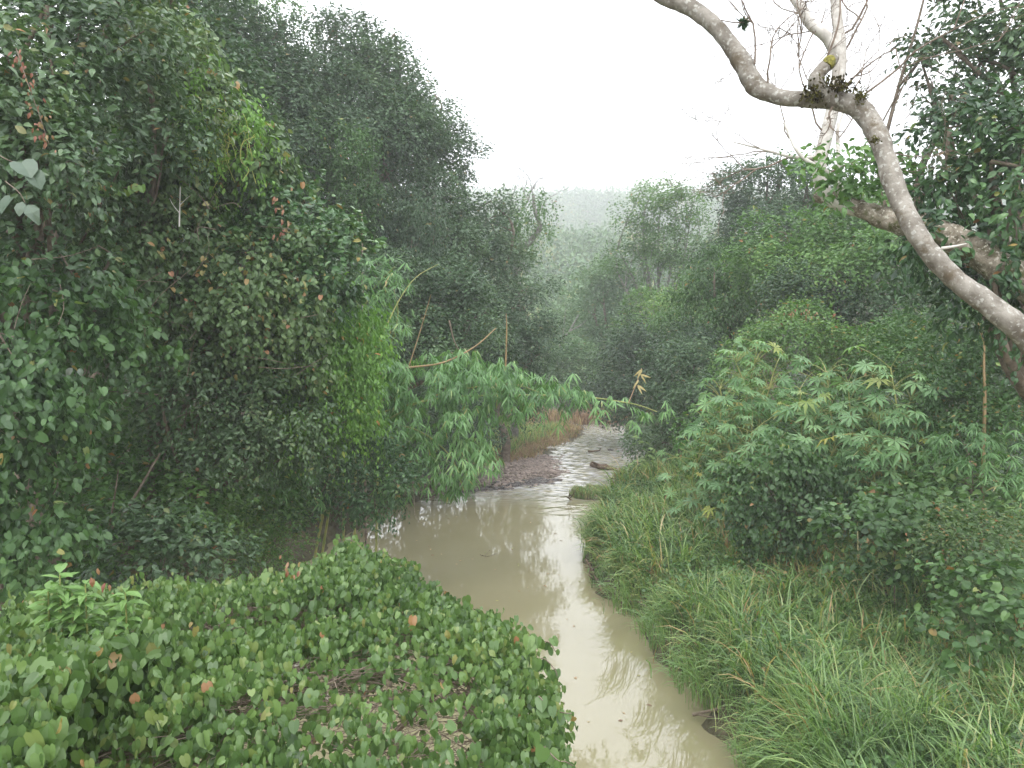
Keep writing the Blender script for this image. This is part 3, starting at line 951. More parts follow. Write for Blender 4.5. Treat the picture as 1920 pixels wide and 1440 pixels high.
for k in range(60):
    x0 = rng.normal(390, 32)
    y0 = rng.uniform(195, 260)
    ln = rng.uniform(30, 120)
    q = rng.normal(size=(5, 3)) * .07
    d = 12.75 + rng.random() * .25
    ps = [at(x0 + rng.normal() * 5, y0 + ln * t_, d) + q[i] * .6 for i, t_ in enumerate(np.linspace(0, 1, 5))]
    mb.tube(path(ps, 14), .0045, 4, tint=rng.random())
for k in range(14):
    ps = [at(rng.normal(330, 35), rng.uniform(200, 320), 12.75), at(rng.normal(370, 30), rng.uniform(200, 320), 12.7), at(rng.normal(420, 25), rng.uniform(190, 300), 12.7)]
    mb.tube(path(ps, 14), .0045, 4, tint=rng.random())
mb.build("threads", M['dodder'], root)

# bare stems leaning out of the hollow
def stem_thing(name, cat, label, paths, rad, mat='bark', sides=6):
    p0 = paths[0][0]
    root_ = MB()
    for i, p in enumerate(paths):
        n = 18
        P = path(p, n)
        r = rad * (1 if i == 0 else .5)
        root_.tube(P, np.linspace(r, r * .35, n), sides, bump=.1, seed=i)
    return tag(root_.build(name, M[mat]), label, cat)


stem_thing("leaning_trunk", "tree trunk", "thin brown trunk leaning right out of the dark hollow, forked at its foot",
           [[gnd(150, 1100, 12.5), at(175, 1050, 12.3), at(235, 960, 12), at(300, 850, 12)], [at(190, 1030, 12.2), at(260, 1000, 12), at(330, 940, 12)], [at(200, 1020, 12.2), at(215, 930, 12), at(222, 880, 12)]], .04)
stem_thing("leaning_trunk", "tree trunk", "slender bare stem curving right across the left wall, from the picture edge",
           [[at(-20, 795, 9), at(60, 760, 9.1), at(110, 742, 9.2), at(160, 700, 9.4)]], .012, 'twig')
stem_thing("dead_stem", "dead stem", "small upright whitish dead twig in the middle of the left wall",  # a bare dead twig
           [[at(336, 425, 11.9), at(337, 390, 11.9), at(338, 350, 11.9)], [at(337, 400, 11.9), at(325, 385, 11.9), at(318, 372, 11.9)], [at(337, 385, 11.9), at(350, 372, 11.9), at(358, 366, 11.9)]], .014, 'pale_bark')
stem_thing("hanging_root", "hanging vine", "thin dead vine dangling with a bent tip over the brown pool",
           [[at(770, 880, 17), at(776, 930, 17), at(779, 970, 17), at(795, 982, 17)], [at(775, 910, 17), at(768, 930, 17), at(772, 950, 17)]], .012, 'twig')
stem_thing("hanging_root", "hanging vine", "looping bare creeper stem under the leafy shrub at the water's edge",
           [[at(560, 860, 16), at(580, 910, 16), at(600, 925, 16), at(625, 880, 16), at(640, 850, 16)]], .012, 'twig')
mb_ = MB()
for k in range(34):
    x0, y0, d0 = rng.uniform(20, 560), rng.uniform(380, 760), 9.6
    d0 = np.interp(x0, [0, 150, 350, 560], [8.4, 9.8, 11.9, 12.6])
    p = at(x0, y0, d0)
    v = nrm(rng.normal(size=3) * np.array([1, .3, .6]) + [0, 0, .2])
    l_ = rng.uniform(.4, 1.1)
    mb_.tube(path([p, p + v * l_ * .5 + rng.normal(size=3) * .06, p + v * l_ + rng.normal(size=3) * .12], 8), np.linspace(.007, .003, 8), 4)
tag(mb_.build("dry_twigs", M['twig']), "thin bare dry twigs poking out of the creepers on the left wall", "twigs", kind="stuff")

# ------------------------------------------------------------------ snag and valley trees
def twigs(mb, p, d, ln, r, depth, q, up=.15, split=3, ang=.7, gravity=0):
    n = 6
    pts = [p]
    v = d.copy()
    for i in range(n):
        v = nrm(v + q.normal(size=3) * .16 + np.array([0, 0, up * .3 - gravity]))
        pts.append(pts[-1] + v * ln / n)
    pts = np.array(pts)
    mb.tube(pts, np.linspace(r, r * .55, n + 1), 5 if depth < 2 else 4)
    if depth == 0: return [pts[-1]]
    ends = []
    for k in range(split):
        i = min(n, 2 + int(q.integers(0, n - 1))) if k else n
        nv = nrm(v + q.normal(size=3) * ang)
        ends += twigs(mb, pts[i], nv, ln * q.uniform(.55, .8), r * (.6 if k else .55), depth - 1, q, up, split, ang, gravity)
    return ends


root = empty("vine_draped_snag", tuple(gnd(965, 620, 41)))
tag(root, "crooked pale snag draped with creeper, standing alone against the misty hill", "tree")
mb = MB()
Pm = path([gnd(965, 620, 41), at(970, 520, 41), at(972, 475, 41), at(995, 452, 41), at(1012, 425, 41), at(1003, 395, 41), at(1000, 365, 41)], 26)
mb.tube(Pm, np.linspace(.22, .08, 26), 7, bump=.15)
mb.tube(path([at(975, 480, 41.2), at(998, 445, 41.2), at(1015, 430, 41.2)], 10), np.linspace(.12, .08, 10), 6)
mb.tube(path([at(980, 500, 41), at(975, 450, 41), at(965, 425, 41), at(945, 400, 41)], 12), np.linspace(.12, .05, 12), 6)
q = np.random.default_rng(5)
for e in [at(1000, 368, 41), at(1005, 390, 41), at(985, 385, 41), at(950, 405, 41), at(1010, 400, 41)]:
    twigs(mb, e, nrm(np.array([q.normal() * .4, q.normal() * .4, 1])), 1.1, .03, 3, q, .2, 3, .55)
mb.build("trunk", M['grey_bark'], root)
foliage("creeper", [L(1005, 400, 41, 25, 25), L(1015, 435, 41, 16, 28), L(970, 385, 41, 25, 22), L(985, 420, 41, 14, 30), L(940, 390, 41, 22, 22), L(960, 450, 41, 15, 30)],
        'far', root, size=.17, lai=.65, tint=.45, bump=.4, inner=.7, strands=90, strand_len=1.5, mat='mid')

plant("valley_tree", "tree", "thin misty light green trees' nearest crown, left of the vine wrapped valley tree",
      [L(1040, 610, 66, 40, 35), L(1075, 640, 66, 45, 40), L(1030, 660, 66, 35, 40), L(1090, 590, 70, 25, 30)], 'far', r0=.16, tint=.6, size=.27, lai=1.6, bump=.4, inner=.7)
stem_thing("bare_tree", "tree", "slanting pale bare trunk with a few branches in the misty valley centre",
           [[gnd(1040, 700, 60), at(1048, 655, 60), at(1068, 620, 60), at(1085, 590, 60)], [at(1052, 648, 60), at(1058, 610, 60), at(1060, 580, 60)], [at(1066, 622, 60), at(1085, 612, 60), at(1100, 600, 60)]], .10, 'grey_bark')
plant("valley_tree", "tree", "dark column of a vine wrapped tree with rounded cap in the valley centre",
      [L(1130, 535, 62, 38, 28), L(1160, 560, 62, 32, 35), L(1120, 570, 62, 28, 35), L(1135, 620, 62, 30, 45), L(1130, 680, 62, 26, 45), L(1168, 600, 62, 22, 30)],
      'far', r0=.28, tint=.40, size=.26, lai=2.4, bump=.35, strands=60, strand_len=2.5)
plant("valley_tree", "tree", "soft green bushy tree between the bare slanting trunk and the stream bend",
      [L(1085, 700, 56, 45, 40), L(1050, 720, 56, 40, 40), L(1110, 740, 54, 40, 35), L(1060, 680, 58, 30, 30)], 'far', r0=.15, tint=.55, size=.23, lai=2.2)
plant("valley_tree", "tree", "hazy tall tree with an open spreading crown and pale forked trunk, right of the valley",
      [L(1245, 365, 50, 50, 26), L(1210, 395, 50, 40, 28), L(1290, 390, 50, 42, 30), L(1250, 410, 50, 45, 28), L(1190, 435, 50, 26, 22), L(1165, 488, 50, 34, 20), L(1185, 505, 50, 22, 18),
       L(1240, 460, 50, 40, 40), L(1300, 430, 50, 30, 30), L(1255, 520, 50, 50, 40), L(1215, 500, 50, 32, 30), L(1300, 490, 50, 40, 40)],
      'far', r0=.20, bark='grey_bark', frac=.45, tint=.42, size=.18, lai=1.25, bump=.45, inner=.8, odd=.01, mat='mid')
plant("valley_tree", "tree", "bright green low crown under the tall open tree, merging down to the stream shrubs",
      [L(1240, 590, 46, 50, 34), L(1200, 610, 46, 38, 30), L(1300, 590, 44, 45, 38), L(1280, 610, 42, 60, 40)], 'far', r0=.2, tint=.62, size=.20, lai=2.3, mat='mid')
plant("broadleaf_tree", "tree", "large hazy dark dome tree beyond the mossy branch, right of the tall open tree",
      [L(1430, 370, 36, 70, 50), L(1392, 440, 36, 40, 42), L(1500, 380, 36, 60, 60), L(1440, 450, 36, 90, 70), L(1355, 510, 36, 45, 42), L(1540, 440, 36, 60, 70), L(1470, 340, 36, 40, 30)],
      'dark', r0=.34, tint=.44, size=.165, clump=1.4, bump=.34, freq=1.0, strands=80)
plant("broadleaf_tree", "tree", "lighter green layered tree in front of the dark dome tree, under the mossy branch",
      [L(1480, 460, 27, 60, 35), L(1570, 450, 27, 70, 45), L(1520, 520, 26, 110, 50), L(1640, 500, 26, 80, 60), L(1430, 500, 27, 40, 40), L(1610, 410, 27, 60, 35), L(1700, 470, 25, 70, 70)],
      'mid', r0=.28, tint=.50, size=.15, clump=1.1, bump=.33, freq=1.2, strands=120, lai=2.7, patch=.25)
plant("broadleaf_tree", "tree", "shadowy tree with dark gaps between the layered tree and the castor plants",
      [L(1560, 590, 25, 110, 45), L(1680, 600, 24, 90, 50), L(1480, 600, 25, 70, 50), L(1780, 620, 23, 80, 60)],
      'dark', r0=.22, tint=.38, size=.14, bump=.35, lai=2.0, strands=80)
plant("vine_mound", "vine", "light green creeper draped mound shaped like a hood, right of the stream bend",
      [L(1350, 520, 31, 55, 35), L(1320, 570, 31, 50, 45), L(1390, 560, 30, 45, 50), L(1300, 620, 31, 45, 45), L(1360, 630, 30, 60, 50)],
      'bright', part=SH, r0=.16, tint=.20, size=.145, lai=2.2, bump=.28, strands=320, strand_len=1.6, mat='mid')
plant("stream_shrub", "shrub", "dark rounded shrubs' tallest bush above the stream's far right edge",
      [L(1190, 660, 40, 50, 50), L(1230, 700, 38, 60, 50), L(1170, 710, 40, 40, 40), L(1150, 760, 42, 40, 30), L(1210, 760, 38, 50, 40)],
      'dark', part=SH, r0=.14, tint=.42, size=.18, bump=.3)
plant("stream_shrub", "shrub", "bushy green shrub beside the riffle, left of the castor plants",
      [L(1290, 700, 27, 60, 50), L(1270, 770, 27, 50, 45), L(1250, 820, 28, 40, 35), L(1330, 760, 25, 50, 50), L(1300, 650, 29, 50, 30), L(1210, 840, 31, 30, 22)],
      'dark', part=SH, r0=.1, tint=.55, size=.13, bump=.32, strands=60)
plant("stream_shrub", "shrub", "mixed green shrubs behind the castor plants, topped with orange young leaves",
      [L(1500, 640, 22, 60, 45), L(1580, 670, 22, 70, 40), L(1430, 680, 23, 50, 40), L(1660, 680, 21, 60, 40)],
      'mid', part=SH, r0=.08, tint=.52, size=.115, bump=.3, odd=.05)
plant("stream_shrub", "shrub", "dull green scrub around the dead stalk at the right picture edge",
      [L(1780, 690, 17, 70, 60), L(1870, 720, 16, 70, 70), L(1830, 790, 16, 80, 50), L(1720, 650, 19, 50, 50), L(1930, 640, 16, 60, 70)],
      'mid', part=SH, r0=.08, tint=.38, size=.10, bump=.3, odd=.04, patch=.25)

# far-right bamboo grass shrubs
plant("cane_shrub", "shrub", "glossy drooping cane leaved shrub at the right edge below the dead stalk",
      [L(1820, 840, 14.5, 60, 50), L(1890, 860, 14, 60, 60), L(1760, 870, 15.5, 50, 40), L(1850, 910, 14, 70, 40)],
      'bamboo', part=SH, r0=.04, tint=.45, size=.24, lai=1.5, droop=.4)

# ------------------------------------------------------------------ castor plants
def castor(label, base, tops, n_extra, seed, tint=.5, size=.36):
    q = np.random.default_rng(seed)
    b = gnd(*base)
    root = empty("castor_plant", tuple(b))
    tag(root, label, "castor plant", "castor plants on the right bank")
    sb, lb = MB(), MB()
    C, Yd = [], []
    for px, py, d in tops:
        t_ = at(px, py, d)
        P = path([b + q.normal(size=3) * .1, b + (t_ - b) * .4 + q.normal(size=3) * .3, t_], 14)
        sb.tube(P, np.linspace(.04, .015, 14), 6)
        for k in range(int(n_extra * 1.9)):
            u = 1.02 - .62 * q.random() ** 1.7
            s = P[min(13, int(u * 13))]
            a = q.uniform(0, 6.28)
            pl = q.uniform(.15, .8)
            e = s + np.array([math.cos(a) * pl, math.sin(a) * pl, q.uniform(-.1, .5)])
            sb.tube(path([s, (s + e) / 2 + [0, 0, .06], e], 6), .007, 4)
            C.append(e)
            Yd.append([math.cos(a), math.sin(a), -.35])
    C, Yd = np.array(C), np.array(Yd) + q.normal(size=(len(C), 3)) * .2
    Z = np.array([0, 0, 1.]) + nrm(Yd) * .3 + np.array([0, -.35, 0]) + q.normal(size=(len(C), 3)) * .25
    t = np.clip(tint + q.normal(size=len(C)) * .17, 0, .87)
    t = np.where(q.random(len(C)) < .05, .9 + .08 * q.random(len(C)), t)
    lb.leaves(PALM, C, Yd, Z, size * (.35 + .9 * q.random(len(C))), t, q.uniform(.9, 1.1, len(C)))
    sb.build("stem", M['culm'], root)
    lb.build("foliage", M['castor'], root)


castor("tallest castor plant with star shaped leaves, at the left of the group", (1420, 940, 18.6), [(1420, 650, 18.6), (1380, 680, 18.4), (1350, 730, 18.2), (1450, 700, 18.3), (1410, 760, 18), (1365, 770, 18.1)], 26, 1, .66, .31)
castor("castor plant leaning left toward the stream shrub, yellowish lower leaves", (1380, 930, 18), [(1350, 790, 17.8), (1365, 830, 17.6), (1410, 810, 17.5), (1350, 850, 17.6), (1380, 880, 17.4), (1450, 840, 17.3)], 24, 2, .6, .29)
castor("castor plant in the middle of the group with bare tan stems showing", (1540, 930, 17.6), [(1500, 730, 17.6), (1550, 700, 17.6), (1590, 720, 17.5), (1520, 790, 17.3), (1600, 790, 17.3), (1560, 850, 17), (1490, 850, 17)], 24, 3, .6, .30)
castor("castor plant with the largest pale leaves, at the right of the group", (1660, 930, 16.5), [(1670, 690, 16.5), (1720, 720, 16.4), (1650, 760, 16.4), (1690, 790, 16.2), (1720, 800, 16.1), (1620, 820, 16.2), (1660, 850, 16)], 22, 4, .68, .36)
plant("stream_shrub", "shrub", "dense leafy undergrowth packed between the castor stems",
      [L(1400, 880, 20.5, 90, 70), L(1520, 850, 20, 90, 80), L(1640, 850, 19.5, 90, 70), L(1450, 790, 20.6, 80, 50), L(1590, 790, 20.4, 80, 40), L(1730, 870, 18.5, 60, 50), L(1350, 820, 20.5, 50, 50)],
      'mid', part=SH, r0=.05, tint=.40, size=.12, bump=.3, lai=2.4, odd=.03)
plant("vine_mound", "vine", "dark ivy covered bush hanging to the grass in front of the castor plants",
      [L(1440, 920, 15.8, 55, 50), L(1490, 945, 15.6, 45, 40), L(1425, 965, 15.8, 45, 35), L(1475, 895, 16, 50, 40), L(1515, 905, 16, 35, 40), L(1450, 1000, 15.6, 55, 22)],
      'vine', part=SH, r0=.05, tint=.30, size=.095, bump=.25, lai=2.6, strands=80, strand_len=.5, mat='vine')

# creeper mounds on the right bank
plant("creeper_mound", "vine", "broad mound of dark round creeper leaves amid the grass, right of the ivy bush",
      [L(1640, 1000, 13.5, 80, 40, .7), L(1700, 970, 14, 80, 35, .8), L(1600, 1020, 13, 50, 30, .5), L(1700, 1030, 13, 80, 40, .6), L(1760, 1010, 13.5, 60, 35, .6)],
      'vine', part=SH, r0=.02, tint=.35, size=.12, bump=.3, lai=1.6, droop=.25, odd=.02)
plant("creeper_mound", "vine", "creeper patch with large blackish green leaves low at the right picture edge",
      [L(1800, 1140, 10.6, 70, 40, .5), L(1860, 1110, 11, 70, 50, .6), L(1790, 1190, 10, 50, 30, .35), L(1900, 1150, 10.5, 50, 50, .5)],
      'vine', part=SH, r0=.02, tint=.32, size=.12, bump=.3, lai=1.5, droop=.25, odd=.02)
plant("creeper_mound", "vine", "light green leafy patch behind the broad creeper mound, below the cane shrub",
      [L(1810, 930, 15, 90, 30, .7), L(1880, 960, 14, 70, 35, .7), L(1740, 940, 15.5, 50, 20, .5)],
      'vine', part=SH, r0=.02, tint=.6, size=.12, bump=.3, lai=1.7, droop=.2)
plant("creeper_mound", "vine", "small leaved olive bramble tangle at the right picture edge, between two leafy patches",
      [L(1850, 1040, 12, 80, 40, .7), L(1900, 1060, 11.7, 60, 40, .6), L(1790, 1050, 12.3, 50, 30, .5)],
      'mid', part=SH, r0=.02, tint=.5, size=.07, bump=.4, lai=1.3, mat='olive', odd=.12)
stem_thing("dead_stalk", "dead stalk", "tall tan dead stalk with forked top standing among the scrub, right edge",
           [[gnd(1845, 900, 15), at(1846, 780, 15), at(1845, 690, 15), at(1846, 635, 15)], [at(1845, 640, 15), at(1835, 610, 15), at(1825, 585, 15)], [at(1846, 640, 15), at(1856, 622, 15), at(1860, 610, 15)]], .045, 'dry_culm')

# ------------------------------------------------------------------ upper right trees
plant("glossy_tree", "tree", "glossy dark tree with reddish tips filling the top right corner",
      [L(1880, 40, 15, 130, 70), L(1800, 130, 15, 80, 60), L(1880, 170, 15, 100, 70), L(1760, 170, 15, 50, 40), L(1800, 230, 15, 60, 50), L(1960, 100, 14, 90, 120), L(1780, 20, 15, 40, 30)],
      'glossy', base=(12.5, 17), r0=.3, tint=.38, size=.14, lai=1.9, bump=.35, odd=.04, inner=.5, tvar=.3, mat='dark')
plant("vine_clad_tree", "tree", "large leaved creeper clad tree behind the lichen limb at the right edge",
      [L(1800, 300, 11, 90, 70), L(1880, 370, 10.5, 90, 100), L(1780, 400, 11, 70, 70), L(1870, 480, 10.5, 100, 70), L(1820, 260, 11.5, 70, 50), L(1930, 260, 10.5, 60, 80), L(1850, 560, 11, 80, 50)],
      'glossy', base=(8.6, 11.5), r0=.25, tint=.42, size=.135, lai=2.0, bump=.3, droop=.5, strands=90, tvar=.35)

root = empty("limb_tree", tuple(gnd(2120, 900, 6.4)))
tag(root, "lichen spotted pale limb sweeping in from the right edge and up across the sky", "tree")
mb = MB()
K = [(2320, 1500, 7.2, .26), (2240, 1150, 7.0, .23), (2120, 860, 6.6, .19), (2010, 730, 6.3, .15), (1915, 622, 6.2, .125), (1850, 568, 6.25, .110), (1780, 512, 6.35, .107), (1720, 438, 6.45, .102), (1682, 360, 6.6, .10), (1658, 290, 6.7, .104), (1636, 235, 6.85, .115),
     (1605, 200, 7.0, .118), (1560, 188, 7.1, .108), (1500, 186, 7.2, .092), (1450, 178, 7.3, .092), (1415, 160, 7.35, .105), (1390, 115, 7.4, .108), (1350, 60, 7.5, .10), (1300, 18, 7.6, .098), (1240, -12, 7.7, .10), (1180, -60, 7.8, .10)]
P = path([list(at(a, b, c)) + [r] for a, b, c, r in K], 130)
mb.tube(P[:, :3], P[:, 3] * .80, 28, bump=.12, seed=4)
mb.build("trunk", M['limb'], root)
mb = MB()
P2 = path([list(at(a, b, c)) + [r] for a, b, c, r in [(1560, 190, 7.05, .09), (1542, 172, 7.0, .075), (1530, 150, 6.98, .072), (1538, 135, 6.98, .066), (1555, 118, 7.0, .062), (1562, 108, 7.02, .055)]], 24)
mb.tube(P2[:, :3], P2[:, 3] * .95, 16, bump=.12, seed=9)
st_ = mb.build("broken_stub", M['limb'], root)
mb = MB()
Pc = path([at(1549, 124, 6.965), at(1556, 114, 6.98), at(1562, 105, 7.0)], 8)
mb.tube(Pc, [.050, .058, .059, .056, .050, .040, .028, .010], 14, bump=.12)
mb.build("moss_cap", M['moss_yellow'], st_)
mb = MB()
n = 520
tt = rng.random(n)
pm = path([at(1595, 165, 6.95), at(1560, 160, 6.95), at(1535, 165, 7.0), at(1520, 185, 7.0)], 50)[(tt * 49).astype(int)] + rng.normal(size=(n, 3)) * np.array([.06, .06, .04])
mb.leaves(RHOMB, pm, rng.normal(size=(n, 3)) + [0, 0, -.3], rng.normal(size=(n, 3)), .045, rng.random(n), 1)
pm = np.concatenate([at(1615, 180, 6.85) + rng.normal(size=(160, 3)) * .03, at(1640, 262, 6.6) + rng.normal(size=(60, 3)) * .015])
mb.leaves(RHOMB, pm, rng.normal(size=pm.shape), rng.normal(size=pm.shape), .03, .6 + .4 * rng.random(len(pm)), 1)
mb.build("foliage", M['moss_dark'], root)  # dark moss tufts on the limb, made of loose leaf flecks
mb = MB()
q = np.random.default_rng(3)
for a, dr_, ln in [((1622, 176, 6.9), (.75, .2, .7), 1.0), ((1415, 120, 7.3), (.15, .1, 1), .75), ((1440, 155, 7.25), (-.2, .1, 1), .6), ((1545, 135, 7), (.35, 0, 1), .85), ((1560, 200, 7), (-.15, 0, -1), .2)]:
    twigs(mb, at(*a), nrm(np.array(dr_)), ln, .011, 4, q, .1, 3, .5)
mb.build("twigs", M['twig'], root)

# epiphyte on a thin twig
root = empty("epiphyte", tuple(at(1394, 42, 7.45)))
tag(root, "spiky little air plant hanging beside the lichen limb at the top of the sky", "plant")
mb = MB()
n = 70
d_ = nrm(rng.normal(size=(n, 3)) + [0, 0, -.1])
mb.leaves(NARROW, np.tile(at(1394, 42, 7.45), (n, 1)), d_, rng.normal(size=(n, 3)), .09 * (.6 + .6 * rng.random(n)), .3 * rng.random(n), 1.6)
mb.build("foliage", M['dark'], root)
mb = MB()
mb.tube(path([at(1352, 38, 7.4), at(1375, 42, 7.42), at(1394, 42, 7.45)], 8), .006, 5)
mb.build("stem", M['twig'], root)

# second pale tree
root = empty("bare_tree", tuple(gnd(2250, 800, 13)))
tag(root, "bare pale tree with fine twigs standing on a mossy horizontal branch behind the lichen limb", "tree")
mb = MB()
K = [(2300, 900, 10.5, .36), (2150, 700, 10.3, .33), (2010, 590, 10.2, .30), (1900, 520, 10.2, .26), (1820, 465, 10.4, .22), (1740, 430, 10.6, .20), (1680, 420, 10.8, .19), (1620, 395, 11, .17), (1570, 375, 11.2, .15), (1530, 368, 11.4, .12)]
P = path([list(at(a, b, c)) + [r] for a, b, c, r in K], 60)
mb.tube(P[:, :3], P[:, 3] * .78, 16, bump=.22, seed=12)
mb.build("mossy_branch", M['mossy'], root)
mb = MB()
for K in ([(1640, 400, 11.0, .10), (1585, 388, 11.1, .12), (1546, 362, 11.3, .125), (1536, 320, 11.4, .12), (1548, 260, 11.4, .118), (1562, 200, 11.4, .115), (1572, 140, 11.4, .12), (1575, 90, 11.4, .11), (1568, 20, 11.4, .095), (1562, -60, 11.4, .08)],
          [(1572, 110, 11.4, .11), (1552, 72, 11.35, .10), (1520, 45, 11.3, .095), (1500, 10, 11.3, .09), (1470, -30, 11.3, .08)],
          [(1574, 370, 11.1, .04), (1572, 300, 11.1, .035), (1572, 235, 11.1, .03), (1590, 190, 11.1, .022)],
          [(1600, 390, 11, .05), (1560, 330, 11.1, .04), (1500, 290, 11.2, .03), (1470, 230, 11.3, .022)],
          [(1535, 295, 11.4, .045), (1490, 295, 11.4, .03), (1430, 280, 11.4, .02), (1370, 265, 11.4, .01)]):
    P = path([list(at(a, b, c)) + [r] for a, b, c, r in K], 26)
    mb.tube(P[:, :3], P[:, 3] * .82, 10, bump=.08, seed=2)
mb.build("trunk", M['pale_bark'], root)
mb = MB()
q = np.random.default_rng(14)
tips_ = []
for a, dr_, ln, r_ in [((1572, 70, 11.4), (.8, 0, .8), 1.3, .03), ((1560, 30, 11.4), (.6, .1, 1), 1.0, .03), ((1575, 110, 11.4), (.5, .2, .9), 1.4, .03), ((1510, 30, 11.3), (-.9, 0, .3), .8, .02),
                       ((1545, 250, 11.4), (-.9, 0, .5), 1.2, .03), ((1530, 300, 11.4), (-1, 0, .2), 1.1, .03), ((1470, 292, 11.4), (-1, .1, .35), .9, .018), ((1480, 260, 11.4), (-.5, 0, .8), .8, .02), ((1568, 170, 11.4), (.9, .2, .4), 1.2, .025),
                       ((1590, 195, 11.1), (.7, .1, .7), .9, .018), ((1545, 330, 11.3), (.9, -.1, .5), 1.2, .025), ((1560, 210, 11.4), (-.8, .2, .6), 1.0, .02), ((1572, 260, 11.1), (.8, -.1, .6), .9, .018), ((1430, 280, 11.4), (-1, 0, .25), .8, .012),
                       ((1540, 60, 11.3), (-.5, .1, .2), .9, .02), ((1575, 90, 11.4), (.7, .3, -.1), 1.0, .02)]:
    tips_ += twigs(mb, at(*a), nrm(np.array(dr_)), ln, r_ * .65, 4, q, .1, 3, .5)
mb.build("twigs", M['twig'], root)
mb = MB()
C = np.array([at(1500 + 7 * i + q.normal() * 12, 318 + q.normal() * 16 - abs(i - 8), 10.9 + q.normal() * .2) for i in range(30)])
spray.odd = .02
spray(mb, C, nrm(rdirs(30) + [0, -.5, .3]), 12, ELL, .13, .28, .4, np.full(30, .55), wid=1.1)
C = np.array([at(1600 + q.normal() * 40, 350 + q.normal() * 25, 10.8 + q.normal() * .2) for i in range(24)])
spray(mb, C, nrm(rdirs(24) + [0, -.5, .3]), 12, ELL, .13, .28, .4, np.full(24, .45), wid=1.1)
mb.build("epiphytic_leaves", M['mid'], root)
stem_thing("broken_stick", "stick", "short pale broken stick jutting from the lichen limb over the mossy branch", [[at(1765, 466, 6.5), at(1790, 462, 6.45), at(1812, 457, 6.4)]], .014, 'pale_bark')

# ------------------------------------------------------------------ stream details
# gravel
def icosa():
    t = (1 + 5 ** .5) / 2
    v = np.array([(-1, t, 0), (1, t, 0), (-1, -t, 0), (1, -t, 0), (0, -1, t), (0, 1, t), (0, -1, -t), (0, 1, -t), (t, 0, -1), (t, 0, 1), (-t, 0, -1), (-t, 0, 1)], float)
    f = [(0, 11, 5), (0, 5, 1), (0, 1, 7), (0, 7, 10), (0, 10, 11), (1, 5, 9), (5, 11, 4), (11, 10, 2), (10, 7, 6), (7, 1, 8), (3, 9, 4), (3, 4, 2), (3, 2, 6), (3, 6, 8), (3, 8, 9), (4, 9, 5), (2, 4, 11), (6, 2, 10), (8, 6, 7), (9, 8, 1)]
    return nrm(v), np.array(f)


IV, IF = icosa()


def stones(name, P, size, mat, label, seed=0):
    q = np.random.default_rng(seed)
    n = len(P)
    V = IV[None] * (1 + q.normal(size=(n, 12, 1)) * .16)
    V = V * (size[:, None, None] * np.stack([q.uniform(.8, 1.5, n), q.uniform(.7, 1.1, n), q.uniform(.3, .6, n)], -1)[:, None])
    a = q.uniform(0, 3.14, n)
    c, s = np.cos(a)[:, None], np.sin(a)[:, None]
    V = np.stack([V[..., 0] * c - V[..., 1] * s, V[..., 0] * s + V[..., 1] * c, V[..., 2]], -1) + P[:, None]
    mb = MB()
    mb.add(V.reshape(-1, 3), (IF[None] + np.arange(n)[:, None, None] * 12).ravel(), np.full(n * 20, 3), .5)
    return tag(mb.build(name, mat), label, None, kind="stuff")


n = 14000
gy = rng.uniform(27.5, 37, n)
gx = rng.uniform(-5, 4.5, n)
xl, xr = river(gy)
k = (gx < xl + .35 + .3 * rng.random(n)) & (gx > xl - 5.5)
gx, gy = gx[k], gy[k]
gz = ground(gx, gy)
stones("gravel", np.stack([gx, gy, np.maximum(gz, -.03) + .01], -1), .045 + .06 * rng.random(len(gx)) ** 3, M['stone'], "brown pebbles and cobbles of the shoal on the left of the riffle", 2)
n = 170
gy = rng.uniform(28.2, 31.0, n)
xl, xr = river(gy)
gx = xl + rng.normal(size=n) * .3 + .05
gz = ground(gx, gy)
stones("wet_gravel", np.stack([gx, gy, np.maximum(gz, -.03) + .02], -1), .07 + .07 * rng.random(n), M['wetstone'], "dark wet cobbles where the pool meets the shoal", 3)


def rock(label, p, s, mat='wetstone', seed=0):
    q = np.random.default_rng(seed)
    u = np.linspace(0, 2 * math.pi, 17)[:-1]
    v = np.linspace(-1.2, 1.57, 9)
    V = []
    for b in v:
        for a in u:
            V.append([math.cos(a) * math.cos(b), math.sin(a) * math.cos(b), math.sin(b)])
    V = np.array(V)
    V = V * (1 + .22 * noise3(V * 1.6 + seed * 3, seed)[:, None] + .08 * noise3(V * 4, seed + 1)[:, None]) * np.array(s)
    idx = np.arange(len(V)).reshape(9, 16)
    nx = np.roll(idx, -1, 1)
    qd = np.stack([idx[:-1], nx[:-1], nx[1:], idx[1:]], -1).reshape(-1, 4)
    mb = MB()
    mb.add(V + p, qd.ravel(), np.full(len(qd), 4), .5, False)
    return tag(mb.build("rock", M[mat]), label, "rock")


def on(px, py, dz=0.0):
    """ground/water level point under a pixel"""
    r = CR @ np.array([(px - 960) / F, -(py - 720) / F, -1])
    t = (dz - CH) / r[2]
    return np.array([0, 0, CH]) + r * t


rock("flat dark rock at the pool's edge below the hanging bamboo tip", on(902, 918), (.33, .22, .12), seed=1)
rock("small dark rock touching the water, left of the flat dark rock", on(878, 920), (.16, .13, .09), seed=2)
rock("brown rounded rock on top of the shoal gravel", on(1034, 886, .1), (.22, .18, .13), 'stone', 3)
rock("brown upright rock in the middle of the shoal gravel", on(980, 892, .1), (.16, .16, .17), 'stone', 4)
rock("small black rock breaking the water far up the riffle, toward the right shore", on(1144, 844), (.17, .15, .09), seed=5)

